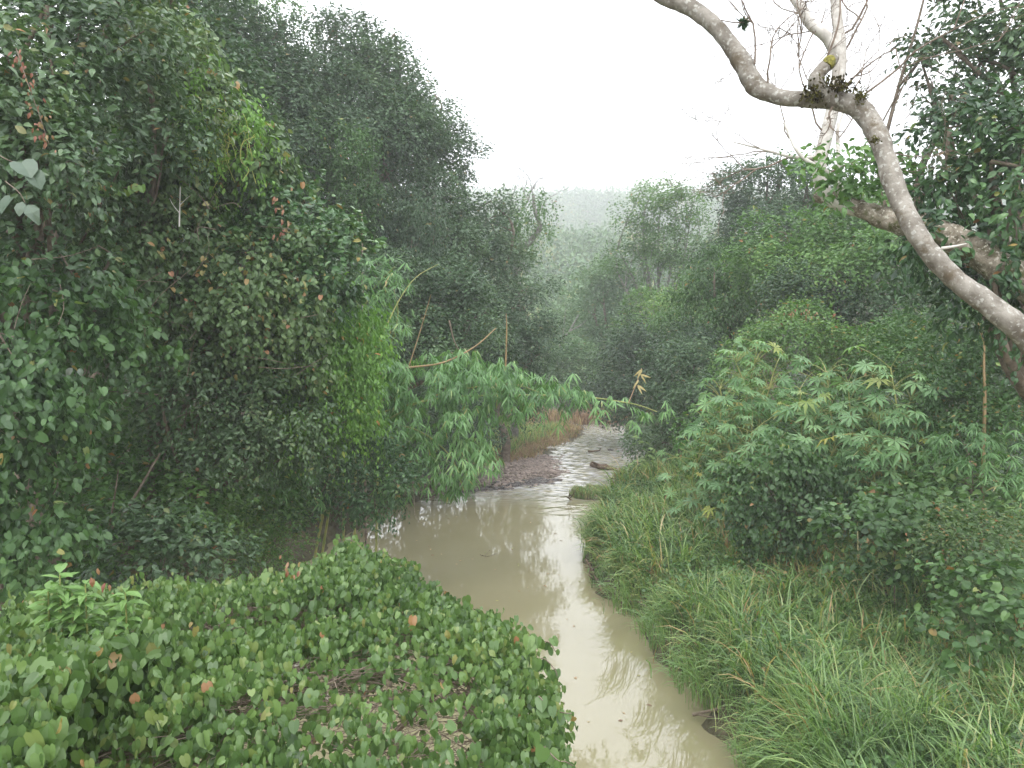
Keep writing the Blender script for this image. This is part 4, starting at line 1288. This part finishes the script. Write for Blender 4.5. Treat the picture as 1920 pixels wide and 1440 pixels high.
# driftwood
stem_thing("driftwood_log", "log", "dark waterlogged log lying in the riffle by the right shore",
           [[on(1112, 872, .03), on(1125, 875, .12), on(1145, 877, .12), on(1160, 882, .02)], [on(1122, 874, .1), on(1114, 868, .3), on(1110, 866, .38)], [on(1140, 876, .1), on(1136, 872, .22), on(1130, 871, .2)]], .16, 'wood', 9)
stem_thing("driftwood_branch", "branch", "pale driftwood branch propped on the right shore beside the dark log",
           [[on(1182, 897, .25), on(1172, 890, .3), on(1163, 880, .3), on(1166, 870, .6)], [on(1168, 884, .3), on(1180, 872, .7), on(1190, 868, .8)], [on(1163, 882, .25), on(1155, 880, .3), on(1150, 874, .5)]], .045, 'pale_bark')
stem_thing("driftwood_branch", "branch", "low dark branch lying in the far riffle, left of the small black rock",
           [[on(1104, 846, .02), on(1113, 846, .08), on(1124, 844, .05), on(1126, 840, .3)]], .05, 'wood')
stem_thing("driftwood_branch", "branch", "dead twiggy branch snagged at the left end of the grassy islet",
           [[on(1072, 938, .0), on(1066, 934, .1), on(1060, 930, .25)], [on(1066, 934, .1), on(1068, 928, .35), on(1066, 922, .5)], [on(1068, 935, .1), on(1074, 928, .35), on(1080, 918, .55)]], .035, 'wood')
stem_thing("root_tangle", "roots", "brown root tangle at the waterline of the grassy right bank",
           [[on(1130, 1112, .15), on(1118, 1085, .2), on(1108, 1065, .25), on(1098, 1048, .35)]] +
           [[on(1125 - 4 * i, 1100 - 9 * i, .1), on(1115 - 3 * i + q.normal() * 6, 1088 - 8 * i, .25 + .1 * q.random()), on(1108 + q.normal() * 12, 1070 - 5 * i + q.normal() * 8, .3)] for i in range(5)], .045, 'wood')
for lab, a, b_, c_ in [("reddish eroded root under the near grass edge of the right bank", (1300, 1340), (1345, 1330), (1400, 1325)), ("pale arching root under the grass edge, upstream of the reddish one", (1165, 1130), (1195, 1128), (1225, 1148))]:
    stem_thing("exposed_root", "root", lab, [[on(*a, .1), on(*b_, .3), on(*c_, .35)], [on(a[0] + 10, a[1], .2), on(b_[0], b_[1] + 15, .15), on(c_[0], c_[1] + 10, .2)]], .03, 'bark')


# ------------------------------------------------------------------ grasses
def blades(mb, P, h, lean_dir, lean, width, tint, mat=0, seg=5):
    """arching grass blades; P base (n,3), h length, lean 0..2 amount of arching"""
    n = len(P)
    t = np.linspace(0, 1, seg + 1)
    up = np.array([0, 0, 1.])
    ang = lean[:, None] * t[None] ** 1.15
    # integrate direction
    dirs = np.sin(ang)[..., None] * lean_dir[:, None] + np.cos(ang)[..., None] * up
    step = h[:, None, None] / seg
    C = P[:, None] + np.concatenate([np.zeros((n, 1, 3)), np.cumsum(dirs[:, :-1] * step, 1)], 1)
    S = nrm(np.cross(lean_dir, up) + rng.normal(size=(n, 3)) * .25)
    wv = width[:, None] * np.array([.7, 1, 1, .85, .55, .0][:seg + 1])[None]
    Lf = C - S[:, None] * wv[..., None] / 2
    Rt = C[:, :-1] + S[:, None] * wv[:, :-1, None] / 2
    V = np.concatenate([Lf, Rt], 1)      # seg+1 left, seg right
    k = 2 * seg + 1
    loops, sizes = [], []
    for i in range(seg - 1):
        loops += [i, seg + 1 + i, seg + 2 + i, i + 1]
        sizes.append(4)
    loops += [seg - 1, 2 * seg, seg]
    sizes.append(3)
    LL = (np.array(loops)[None] + (np.arange(n) * k)[:, None]).ravel()
    mb.add(V.reshape(-1, 3), LL, np.tile(sizes, n), np.repeat(np.clip(tint, 0, 1), len(sizes)).astype(f32), False, mat)


def grass_patch(mb, X, Y, per, h, lean, width, tint, spread=.10, tv=.20):
    n = len(X)
    P = np.stack([np.repeat(X, per), np.repeat(Y, per)], -1) + rng.normal(size=(n * per, 2)) * spread
    z = ground(P[:, 0], P[:, 1])
    P = np.concatenate([P, np.maximum(z, -.05)[:, None] - .02], 1)
    m = n * per
    xl_, xr_ = river(P[:, 1])
    hh = np.repeat(h, per) * (.5 + .7 * rng.random(m))
    base_d = np.repeat(rdirs(n) * np.array([1, 1, 0]), per, 0) * .5 + rdirs(m) * np.array([1, 1, 0])
    edge = np.clip(1 - (P[:, 0] - xr_) / .8, 0, 1) * (P[:, 0] > xr_)
    base_d = base_d + np.stack([-1.4 * edge - .15, -.4 * edge - .15, 0 * edge], -1)
    ld = nrm(base_d)
    ln = np.repeat(lean, per) * (.55 + .8 * rng.random(m)) + edge * .5
    tt = np.repeat(tint, per) + rng.normal(size=m) * tv
    wd = width * (.6 + .7 * rng.random(m))
    blades(mb, P, hh, ld, ln, wd, tt)
    return m


def in_view(X, Y, margin=80):
    px = 960 + X / Y * F
    return (px > -margin) & (px < 1920 + margin)


mb = MB()
tot = 0
for y0, y1, dens, per, wd in [(5.5, 10, 20, 18, .0135), (10, 15, 18, 17, .0155), (15, 22, 15, 16, .019), (22, 34, 10, 14, .026)]:
    A = (y1 - y0) * 14
    n = int(A * dens)
    Y = rng.uniform(y0, y1, n)
    xr_ = river(Y)[1]
    X = xr_ - .05 + np.where(rng.random(n) < .05, .7, 14) * rng.random(n)
    keep = in_view(X, Y, 150) & (X < xr_ + np.interp(Y, [5, 16, 20, 34], [14, 9, 6, 2.5]))
    X, Y = X[keep], Y[keep]
    p2 = np.stack([X, Y, 0 * X], -1)
    nz_ = noise3(p2 * .9, 41)
    dry = ss(.35, 1.0, noise3(p2 * .7, 42)) * ss(.9, 2.2, X - river(Y)[1])
    h = (.80 + .42 * nz_ + .10 * rng.random(len(X))) * (1 - .45 * ss(20, 26, Y))
    lean = 1.9 + .5 * noise3(p2 * 1.5, 43)
    tint = .43 + .15 * noise3(p2 * .55, 44) + .12 * noise3(p2 * 2.3, 46) + .38 * dry + np.where(Y > 19, .10, 0)
    keep2 = rng.random(len(X)) < (.62 + .38 * ss(-.9, .3, noise3(p2 * 1.4, 45)))
    X, Y, h, lean, tint = X[keep2], Y[keep2], h[keep2], lean[keep2], tint[keep2]
    tot += grass_patch(mb, X, Y, per, h, lean, wd, tint)
n = 2300
Y = 5.5 + 21 * rng.random(n) ** 1.2
X = river(Y)[1] + .1 + np.interp(Y, [5, 16, 27], [9, 7, 5]) * rng.random(n)
k = in_view(X, Y, 150) & (noise3(np.stack([X, Y, 0 * X], -1) * 1.1, 47) > -.25)
X, Y = X[k], Y[k]
m = len(X)
tot += grass_patch(mb, X, Y, 13, .95 + .35 * rng.random(m), 1.5 + .8 * rng.random(m), .026, .42 + .16 * rng.normal(size=m) + .3 * (rng.random(m) < .15), .05)
tag(mb.build("grass", M['grass']), "lush arching green grass covering the right bank, yellowed in patches", "grass", kind="stuff")
# tall pale stalks standing out of the grass
mb = MB()
n = 420
Y = rng.uniform(8, 27, n)
X = river(Y)[1] + .3 + rng.random(n) * np.interp(Y, [8, 20, 27], [6, 5, 3])
p2 = np.stack([X, Y, 0 * X], -1)
k = noise3(p2 * .8, 51) > .0
X, Y = X[k], Y[k]
P = np.stack([X, Y, ground(X, Y)], -1)
m = len(X)
blades(mb, P, .7 + .5 * rng.random(m), nrm(rdirs(m) * [1, 1, 0]), .25 + .5 * rng.random(m), np.full(m, .011), .80 + .15 * rng.random(m))
tag(mb.build("grass_stalks", M['grass']), "taller straw coloured grass stalks rising from the right bank grass", "grass", kind="stuff")

# low weeds beneath the grass
def ground_cover(name, label, X, Y, size, tint, mat, m=6, h=.12, T=RHOMB, kind="stuff"):
    z = ground(X, Y)
    k = z > .03
    P = np.stack([X, Y, z + h * rng.random(len(X))], -1)[k]
    mb = MB()
    spray.odd = .04
    spray(mb, P, nrm(rdirs(len(P)) * .4 + [0, 0, 1]), m, T, size, size * 2, .05, np.full(len(P), tint) + .15 * noise3(P * .8, 61))
    return tag(mb.build(name, M[mat]), label, None, kind=kind)


n = 15000
Y = 5 + 23 * rng.random(n)
X = river(Y)[1] + .1 + 9 * rng.random(n)
k = in_view(X, Y)
ground_cover("low_weeds", "small leafy weeds growing low between the grass of the right bank", X[k], Y[k], .065, .45, 'vine', 6, .55, T=HEART)
# undergrowth on both wooded slopes
n = 52000
Y = 8 + 90 * rng.random(n) ** 1.3
s_ = rng.random(n) < .5
xl_, xr_ = river(Y)
X = np.where(s_, xr_ + np.interp(Y, [8, 18, 34, 60], [9.5, 7, 2.2, 1]) + 30 * rng.random(n), xl_ - np.interp(Y, [8, 27, 29, 40, 60], [.5, .6, 4.2, 5, 2]) - 30 * rng.random(n))
k = in_view(X, Y, 200)
X, Y = X[k], Y[k]
ground_cover("undergrowth", "dense dark leafy undergrowth carpeting the wooded slopes under the trees", X, Y, .22, .4, 'dark', 7, .9)

# brown dry herbs and grass on the shoal and islet
def tuft(name, label, X, Y, h, tint, mat, per=26, wd=.016, lean=.6, kind="stuff", spread=.16, cat=None):
    mb = MB()
    n = len(X)
    P = np.stack([np.repeat(X, per), np.repeat(Y, per)], -1) + rng.normal(size=(n * per, 2)) * spread
    P = np.concatenate([P, np.maximum(ground(P[:, 0], P[:, 1]), 0)[:, None] - .02], 1)
    m = len(P)
    blades(mb, P, h * (.4 + .8 * rng.random(m)), nrm(rdirs(m) * [1, 1, 0]), lean * (.3 + rng.random(m)), wd * (.6 + .8 * rng.random(m)), np.clip(tint + .25 * rng.normal(size=m), 0, 1) * 1.0)
    return tag(mb.build(name, M[mat]), label, cat, kind=kind)


def scatter_poly(y0, y1, f0, f1, n):
    Y = rng.uniform(y0, y1, n)
    xl_ = river(Y)[0]
    return xl_ - np.interp(Y, *f0) - rng.random(n) * np.interp(Y, *f1), Y


X, Y = scatter_poly(31.5, 47, ([31, 33, 36, 47], [4.0, 2.2, .6, .1]), ([31, 40, 47], [4.5, 5, 5]), 800)
tuft("dry_weeds", "brownish pink dry weeds covering the shoal behind the gravel", X, Y, .32, .5, 'dry', 28, .020, 2.0)
X, Y = scatter_poly(35, 46, ([35, 46], [1.7, 1.6]), ([35, 46], [3.5, 4]), 330)
tuft("shoal_grass", "patch of fresh light green grass on the shoal above the dry weeds", X, Y, .5, .5, 'grass', 22, .022, 1.3)
X, Y = rng.uniform(4.2, 10, 260), rng.uniform(49, 58, 260)
tuft("dry_scrub", "reddish brown dry scrub at the far bend of the stream", X, Y, .8, .2, 'dry', 22, .04, .8)
X, Y = scatter_poly(48, 60, ([48, 60], [.2, .2]), ([48, 60], [5, 5]), 300)
tuft("far_weeds", "pale brown weeds around the far gravel patch upstream", X, Y, .5, .4, 'dry', 18, .04, .7)

c = on(1112, 930)
root = empty("grassy_islet", (c[0], c[1], 0))
tag(root, "small grassy islet of dull green and brown tufts in the riffle", "islet")
th = rng.random(70) * 6.28
rr = np.sqrt(rng.random(70))
X, Y = c[0] + .78 * rr * np.cos(th), c[1] + .62 * rr * np.sin(th)
mb = MB()
per = 45
P = np.stack([np.repeat(X, per), np.repeat(Y, per), np.zeros(70 * per)], -1) + rng.normal(size=(70 * per, 3)) * [.06, .06, .01]
m = len(P)
blades(mb, P, .20 + .22 * rng.random(m), nrm(rdirs(m) * [1, 1, 0] + [.1, 0, 0]), .6 + .9 * rng.random(m), np.full(m, .016), np.clip(.45 + .25 * rng.normal(size=m), 0, 1))
mb.build("tuft", M['grass'], root)
mb = MB()
P = P[rng.random(m) < .4]
blades(mb, P, .16 + .22 * rng.random(len(P)), nrm(rdirs(len(P)) * [1, 1, 0]), .5 + .8 * rng.random(len(P)), np.full(len(P), .018), rng.random(len(P)) * .6)
mb.build("dry_tuft", M['dry'], root)
mb = MB()
a_ = np.linspace(0, 2 * math.pi, 40, endpoint=False)
V, qd = [], []
for i, (s_, z_) in enumerate([(1.05, -.2), (1.0, .02), (.8, .10), (.4, .15), (.02, .17)]):
    V += [[c[0] + .85 * s_ * math.cos(a) * (1 + .1 * math.sin(3 * a)), c[1] + .68 * s_ * math.sin(a), z_] for a in a_]
idx = np.arange(200).reshape(5, 40)
nx_ = np.roll(idx, -1, 1)
qd = np.stack([idx[:-1], nx_[:-1], nx_[1:], idx[1:]], -1).reshape(-1, 4)
mb.add(V, qd.ravel(), np.full(len(qd), 4), .5, True)
mb.build("soil", M['ground'], root)

# cane grass hanging from the right bank over the water
for lab, px, py, n_ in [("dark drooping cane grass tuft overhanging the pool from the right bank", 1120, 1005, 60), ("long blades trailing into the water below the root tangle", 1165, 1140, 60), ("grass tuft trailing into the water at the near right bank", 1290, 1290, 70), ("cane grass hanging over the water between the two exposed roots", 1225, 1200, 50)]:
    p = on(px, py, .55)
    P = p + rng.normal(size=(n_, 3)) * [.16, .22, .07]
    mb = MB()
    blades(mb, P, .55 + .45 * rng.random(n_), nrm(np.array([-1, -.3, 0]) + rdirs(n_) * [.7, .7, 0]), 2.0 + .7 * rng.random(n_), np.full(n_, .02), .15 + .3 * rng.random(n_), seg=5)
    tag(mb.build("cane_grass", M['grass']), lab, "grass tuft", "grass tufts hanging from the right bank")

# blue-green herb by the right shore
plant("broadleaf_herb", "plant", "small bluish green leafy herb on the right shore above the driftwood", [L(1222, 862, 27, 26, 16), L(1210, 872, 27, 14, 10)], 'glossy', part=SH, r0=.02, tint=.85, size=.22, lai=1.8, odd=0, droop=.2, mat='castor')

# ------------------------------------------------------------------ foreground vine thicket
def canopy(label, outline_top, n, size, y_rng, seed, mat='near', name="vine_thicket"):
    pass


def vine_blanket(name, cat, label, zfun, region, n, size, twn, root_at, seed, tint=.5, hang=0.0, odd=.035, depth=.5, density_fn=None, tw_n=120):
    """leaves of a creeper spread over a roof of bare branches; region(x,y)->bool"""
    q = np.random.default_rng(seed)
    x0, x1, y0, y1 = region[0]
    inside = region[1]
    X, Y = q.uniform(x0, x1, n * 3), q.uniform(y0, y1, n * 3)
    k = inside(X, Y)
    if density_fn is not None:
        k &= q.random(len(X)) < density_fn(X, Y)
    X, Y = X[k][:n], Y[k][:n]
    Z = zfun(X, Y) + q.normal(size=len(X)) * .05 - depth * q.random(len(X)) ** 4
    root = empty(name, root_at)
    tag(root, label, cat)
    # short runners of 6 leaves
    m = 6
    a = q.uniform(0, 6.28, len(X))
    D = np.stack([np.cos(a), np.sin(a), -.15 - .5 * q.random(len(X))], -1)
    t = (np.arange(m) - 2.5) * size * .75
    P = np.stack([X, Y, Z], -1)[:, None] + D[:, None] * t[None, :, None] + q.normal(size=(len(X), m, 3)) * size * .2
    nl = len(X) * m
    P = P.reshape(-1, 3)
    Yd = np.tile([0, -.25, -.95], (nl, 1)) + q.normal(size=(nl, 3)) * .35
    Zn = np.tile([.05, -.8, .42], (nl, 1)) + q.normal(size=(nl, 3)) * .55
    tt = np.clip(tint + .16 * noise3(P * 1.1, seed) + q.normal(size=nl) * .20, 0, .9)
    tt = np.where(q.random(nl) < odd, .9 + .1 * q.random(nl), tt)
    mb = MB()
    sz_ = size * np.clip(np.exp(q.normal(size=nl) * .30) * .92, .4, 1.9)
    o_ = q.random(nl) < .25
    mb.leaves(HEART, P[~o_], Yd[~o_], Zn[~o_], sz_[~o_], tt[~o_], .80)
    mb.leaves(ELL, P[o_], Yd[o_], Zn[o_], sz_[o_], tt[o_], 1.45)
    mb.build("foliage", M['near'], root)
    tb = MB()
    for i in range(tw_n):
        x, y = q.uniform(x0, x1), q.uniform(y0, y1)
        l_ = q.uniform(.25, .95)
        a = q.normal(.5, .6)
        dx, dy = math.cos(a) * l_ / 2, math.sin(a) * l_ / 2
        xx, yy = np.array([x - dx, x + dx + .1, x]), np.array([y - dy, y + dy, y])
        if not inside(xx, yy).all(): continue
        zz = zfun(xx, yy) - .10 - .40 * q.random()
        p0, p1 = np.array([xx[0], yy[0], zz[0]]), np.array([xx[1], yy[1], zz[1]])
        md = (p0 + p1) / 2 + q.normal(size=3) * .03
        r_ = q.uniform(.0018, .0048)
        tb.tube(path([p0, md, p1], 7), np.linspace(r_, r_ * .5, 7), 4)
        for k in range(4):
            u_ = q.uniform(.1, .9)
            b0 = p0 + (p1 - p0) * u_
            a2 = a + q.choice([-1, 1]) * q.uniform(.25, .7)
            l2 = l_ * q.uniform(.15, .4)
            b1 = b0 + np.array([math.cos(a2) * l2, math.sin(a2) * l2, q.normal() * .05])
            if inside(np.array([b1[0] + .05]), np.array([b1[1]]))[0]:
                tb.tube([b0, (b0 + b1) / 2 + q.normal(size=3) * .01, b1], [r_ * .5, r_ * .4, r_ * .2], 4)
    for (sx, sy) in twn:
        zt = float(zfun(np.array([sx]), np.array([sy]))[0]) - .3
        g = float(ground(root_at[0], root_at[1])) - .2
        tb.tube(path([np.array([root_at[0], root_at[1], g]), np.array([root_at[0] * .6 + sx * .4, root_at[1] * .6 + sy * .4, g * .5 + zt * .5]), np.array([sx, sy, zt])], 16), np.linspace(.06, .018, 16), 7, bump=.1)
    tb.build("branches", M['twig'], root)
    return root


# outline of the thicket in plan: right edge from pixel positions on its roof
def roof(x, y):
    p = np.stack([x, y, 0 * x], -1)
    z = 3.86 + .14 * noise3(p * 1.1, 71) + .08 * noise3(p * 2.6, 72) - .30 * ss(5.6, 7.4, y) - .22 * np.clip(np.abs(x + 1.6) - 1.9, 0, 3)
    z = z + .36 * np.exp(-((x + 1.5) / .8) ** 2 - ((y - 7.6) / 1.0) ** 2)
    return z - .55 * np.exp(-np.maximum(edge_x(y) - x, 0) / .22)


def edge_x(y):       # right edge of the roof
    return np.interp(y, [2.5, 4.4, 5.5, 6.0, 6.5, 7.0, 7.4, 7.8, 8.1], [.30, .32, .30, .20, .05, -.18, -.46, -1.1, -1.6])


def far_y(x):
    return np.interp(x, [-4.4, -3.4, -2.4, -1.6, -1.1, -.5, 0, .35], [6.0, 6.4, 7.0, 8.0, 7.8, 7.4, 6.6, 5.6])


def inside(x, y):
    return (x < edge_x(y) + .06 * np.sin(y * 9)) & (y < far_y(x) + .08 * np.sin(x * 8))


def dens(x, y):
    e = np.clip((edge_x(y) - x) / .8, 0, 1)
    p = np.stack([x, y, 0 * x], -1)
    gap = ss(-.6, .2, noise3(p * 3.0, 77))
    left = ss(-3.3, -2.3, x) * (1 - ss(5.8, 6.8, y))
    return np.clip(1.0 - .74 * ss(.25, .8, e) * gap * left, .06, 1)


vine_blanket("vine_thicket", "vine", "heart leaved creeper spread over bare branches above the water in the foreground", roof, ((-4.0, .4, 2.3, 8.2), inside), 7600, .056, [(-1.0, 4.0), (-.5, 5.0), (-2, 5.5), (-1.2, 3), (-2.4, 4.2), (.0, 3.4)], (-3.9, 4.8, 0.3), 91, tint=.52, density_fn=dens, tw_n=2600, odd=.012)


def roof2(x, y):
    p = np.stack([x, y, 0 * x], -1)
    return 4.15 + .2 * noise3(p * 1.3, 81) + .1 * noise3(p * 3, 82) - .28 * ss(3.8, 5.2, y)


vine_blanket("vine_thicket", "vine", "pale large leaved creeper mass in the bottom left corner, nearest to the viewer", roof2,
             ((-3.8, -1.25, 2.0, 5.4), lambda x, y: x < -1.15 - .22 * y + .25 * np.sin(y * 3)), 4200, .074, [(-2.5, 3.5), (-2, 2.8)], (-4.1, 3.6, .35), 92, tint=.55, depth=.9, tw_n=120, odd=.015)

# trailing runners at the thicket's right edge
def runner(label, pts, n, size=.08):
    P = path(pts, 40)
    i = np.linspace(2, 39, n).astype(int)
    root = empty("vine_runner", tuple(P[0]))
    tag(root, label, "vine", "creeper runners over the foreground water")
    mb = MB()
    mb.tube(P, np.linspace(.004, .002, 40), 5)
    mb.build("stem", M['twig'], root)
    mb = MB()
    mb.leaves(HEART, P[i] + rng.normal(size=(n, 3)) * .012, np.tile([.05, -.3, -.9], (n, 1)) + rng.normal(size=(n, 3)) * .3, np.tile([.1, -.8, .4], (n, 1)) + rng.normal(size=(n, 3)) * .4,
              size * np.linspace(1, .5, n), .5 + .2 * rng.normal(size=n), .95)
    mb.build("foliage", M['near'], root)


runner("creeper runner reaching highest over the water at the thicket's right edge", [at(985, 1190, 4.4), at(1010, 1200, 4.4), at(1030, 1205, 4.4), at(1042, 1222, 4.4)], 11)
runner("creeper runner just below the highest one at the thicket's right edge", [at(1000, 1240, 4.2), at(1020, 1235, 4.2), at(1040, 1255, 4.2), at(1045, 1268, 4.2)], 9)
runner("longest creeper runner, pointing at the water in the lower middle", [at(1010, 1305, 3.9), at(1030, 1325, 3.9), at(1050, 1335, 3.9), at(1072, 1338, 3.9)], 10)
runner("creeper runner hanging at the bottom picture edge over the water", [at(1020, 1400, 3.5), at(1045, 1425, 3.5), at(1060, 1428, 3.5), at(1075, 1436, 3.5)], 9)
runner("creeper shoot sticking up leftmost above the thicket's top beside the pool", [at(690, 1060, 6.6), at(680, 1030, 6.6), at(655, 1012, 6.6), at(632, 1022, 6.6)], 12, .085)

# herb with pointed leaves at the left
root = empty("tall_herb", tuple(at(115, 1180, 5.2)))
tag(root, "upright herb with pointed bright leaves rising above the creeper in the lower left", "plant")
sb, lb = MB(), MB()
for px, py in [(112, 1075), (160, 1095), (90, 1105), (235, 1110), (135, 1110)]:
    P = path([at(px + 8, 1250, 5.2), at(px + 3, (1250 + py) / 2, 5.2), at(px, py, 5.2)], 20)
    sb.tube(P, np.linspace(.010, .004, 20), 6)
    idx = np.repeat(np.arange(6, 20), 2)
    n = len(idx)
    a = np.arange(n) * 2.4
    lb.leaves(ELL, P[idx], np.stack([np.cos(a), np.sin(a), .35 - .5 * rng.random(n)], -1), np.tile([0, -.1, 1.], (n, 1)), .17 * (.6 + .4 * rng.random(n)), .75 + .08 * rng.random(n), .95)
sb.build("stem", M['culm'], root)
lb.build("foliage", M['mid'], root)
pp = np.concatenate([at(180, 1085, 5) + rng.normal(size=(6, 3)) * .05, at(215, 1130, 5) + rng.normal(size=(3, 3)) * .03, at(535, 1062, 7) + rng.normal(size=(6, 3)) * .06])
leaf_thing("young_leaf_spray", "vine", "few salmon young leaves on the creeper beside the upright herb", at(178, 1090, 4.9) + rng.normal(size=(6, 3)) * np.array([.05, .05, .05]), 'red_leaf', .055, T=ELL)
leaf_thing("young_leaf_spray", "vine", "red young leaves at the thicket's far rim before the brown pool", at(537, 1060, 6.3) + rng.normal(size=(7, 3)) * np.array([.07, .05, .04]), 'red_leaf', .05, T=ELL)
leaf_thing("young_leaf_spray", "vine", "orange young leaves on a shrub top behind the castor plants", at(1505, 590, 21.3) + rng.normal(size=(30, 3)) * np.array([.3, .2, .12]), 'red_leaf', .11)
leaf_thing("young_leaf_spray", "vine", "salmon young leaves halfway up the left wall, left of the ivy mound", at(525, 412, 12.6) + rng.normal(size=(22, 3)) * np.array([.08, .05, .22]), 'red_leaf', .09)

# floating leaves and flecks of foam
n = 120
Y = 11 + 17 * rng.random(n)
xl_, xr_ = river(Y)
X = xl_ + (xr_ - xl_) * rng.random(n) ** .8
mb = MB()
mb.leaves(ELL, np.stack([X, Y, np.full(n, .006)], -1), rdirs(n) * [1, 1, 0], rdirs(n) * .06 + [0, 0, 1], .05 + .07 * rng.random(n), rng.random(n))
tag(mb.build("floating_leaves", M['dry']), "fallen brown leaves floating on the pool", None, kind="stuff")
mbp = MB()
q = np.random.default_rng(8)
for lab_, sx_, sy_, ln_ in [("dead twig floating in the middle of the pool", 900, 1040, .9)]:
    stem_thing("floating_twig", "twig", lab_, [[on(sx_, sy_, .01), on(sx_ + 14, sy_ + 3, .03), on(sx_ + 30, sy_ - 2, .01)], [on(sx_ + 10, sy_ + 2, .02), on(sx_ + 16, sy_ - 6, .05), on(sx_ + 20, sy_ - 9, .1)]], .012, 'bark')

# ------------------------------------------------------------------ distant forest on the hills
n = 5600
Y = 95 + 730 * rng.random(n) ** 1.15
X = (rng.random(n) - .5) * (Y * 1.5)
Z = ground(X, Y)
R_ = (2.4 + 2.6 * rng.random(n)) * (1 + Y / 500)
m = 150
u = rdirs(n * m)
u[:, 2] = np.abs(u[:, 2]) * 1.0 - .25
u = nrm(u).reshape(n, m, 3)
P = np.stack([X, Y, Z + R_ * .7], -1)[:, None] + u * R_[:, None, None] * np.array([1, 1, 1.15]) * (.75 + .35 * rng.random((n, m, 1)))
mb = MB()
N = n * m
tt = np.clip(np.repeat(.5 + .25 * rng.normal(size=n), m) + .12 * rng.normal(size=N), 0, .95)
mb.leaves(RHOMB, P.reshape(-1, 3), u.reshape(-1, 3) * .4 + rng.normal(size=(N, 3)) * .6 + [0, 0, -.2], u.reshape(-1, 3) + rng.normal(size=(N, 3)) * .4 + [0, 0, .4], (.55 + .4 * rng.random(N)) * np.repeat(1 + Y / 400, m), tt, 1.3)
tag(mb.build("distant_forest", M['far']), "far forest covering the misty hill at the valley's end", "forest", kind="stuff")

# ------------------------------------------------------------------ mist
me = bpy.data.meshes.new("haze")
x0, x1, y0, y1, z0, z1 = -620, 620, -45, 900, -8, 215
V = [(x, y, z) for z in (z0, z1) for y in (y0, y1) for x in (x0, x1)]
me.from_pydata(V, [], [(0, 2, 3, 1), (4, 5, 7, 6), (0, 1, 5, 4), (2, 6, 7, 3), (0, 4, 6, 2), (1, 3, 7, 5)])
hz = bpy.data.objects.new("haze", me)
COL.objects.link(hz)
tag(hz, "thin even valley mist filling the air", None, kind="stuff")
hm = bpy.data.materials.new("mist")
hm.use_nodes = True
n_ = hm.node_tree
for x in list(n_.nodes):
    if x.type == 'BSDF_PRINCIPLED': n_.nodes.remove(x)
pv = n_.nodes.new("ShaderNodeVolumePrincipled")
pv.inputs["Color"].default_value = (.965, .97, 1.0, 1)
pv.inputs["Density"].default_value = HAZE
pv.inputs["Anisotropy"].default_value = 0.0
n_.links.new(pv.outputs[0], n_.nodes["Material Output"].inputs["Volume"])
me.materials.append(hm)
print("leaves", NLEAF[0], "grass", tot, "polys", sum(len(o.data.polygons) for o in COL.objects if o.type == 'MESH'))
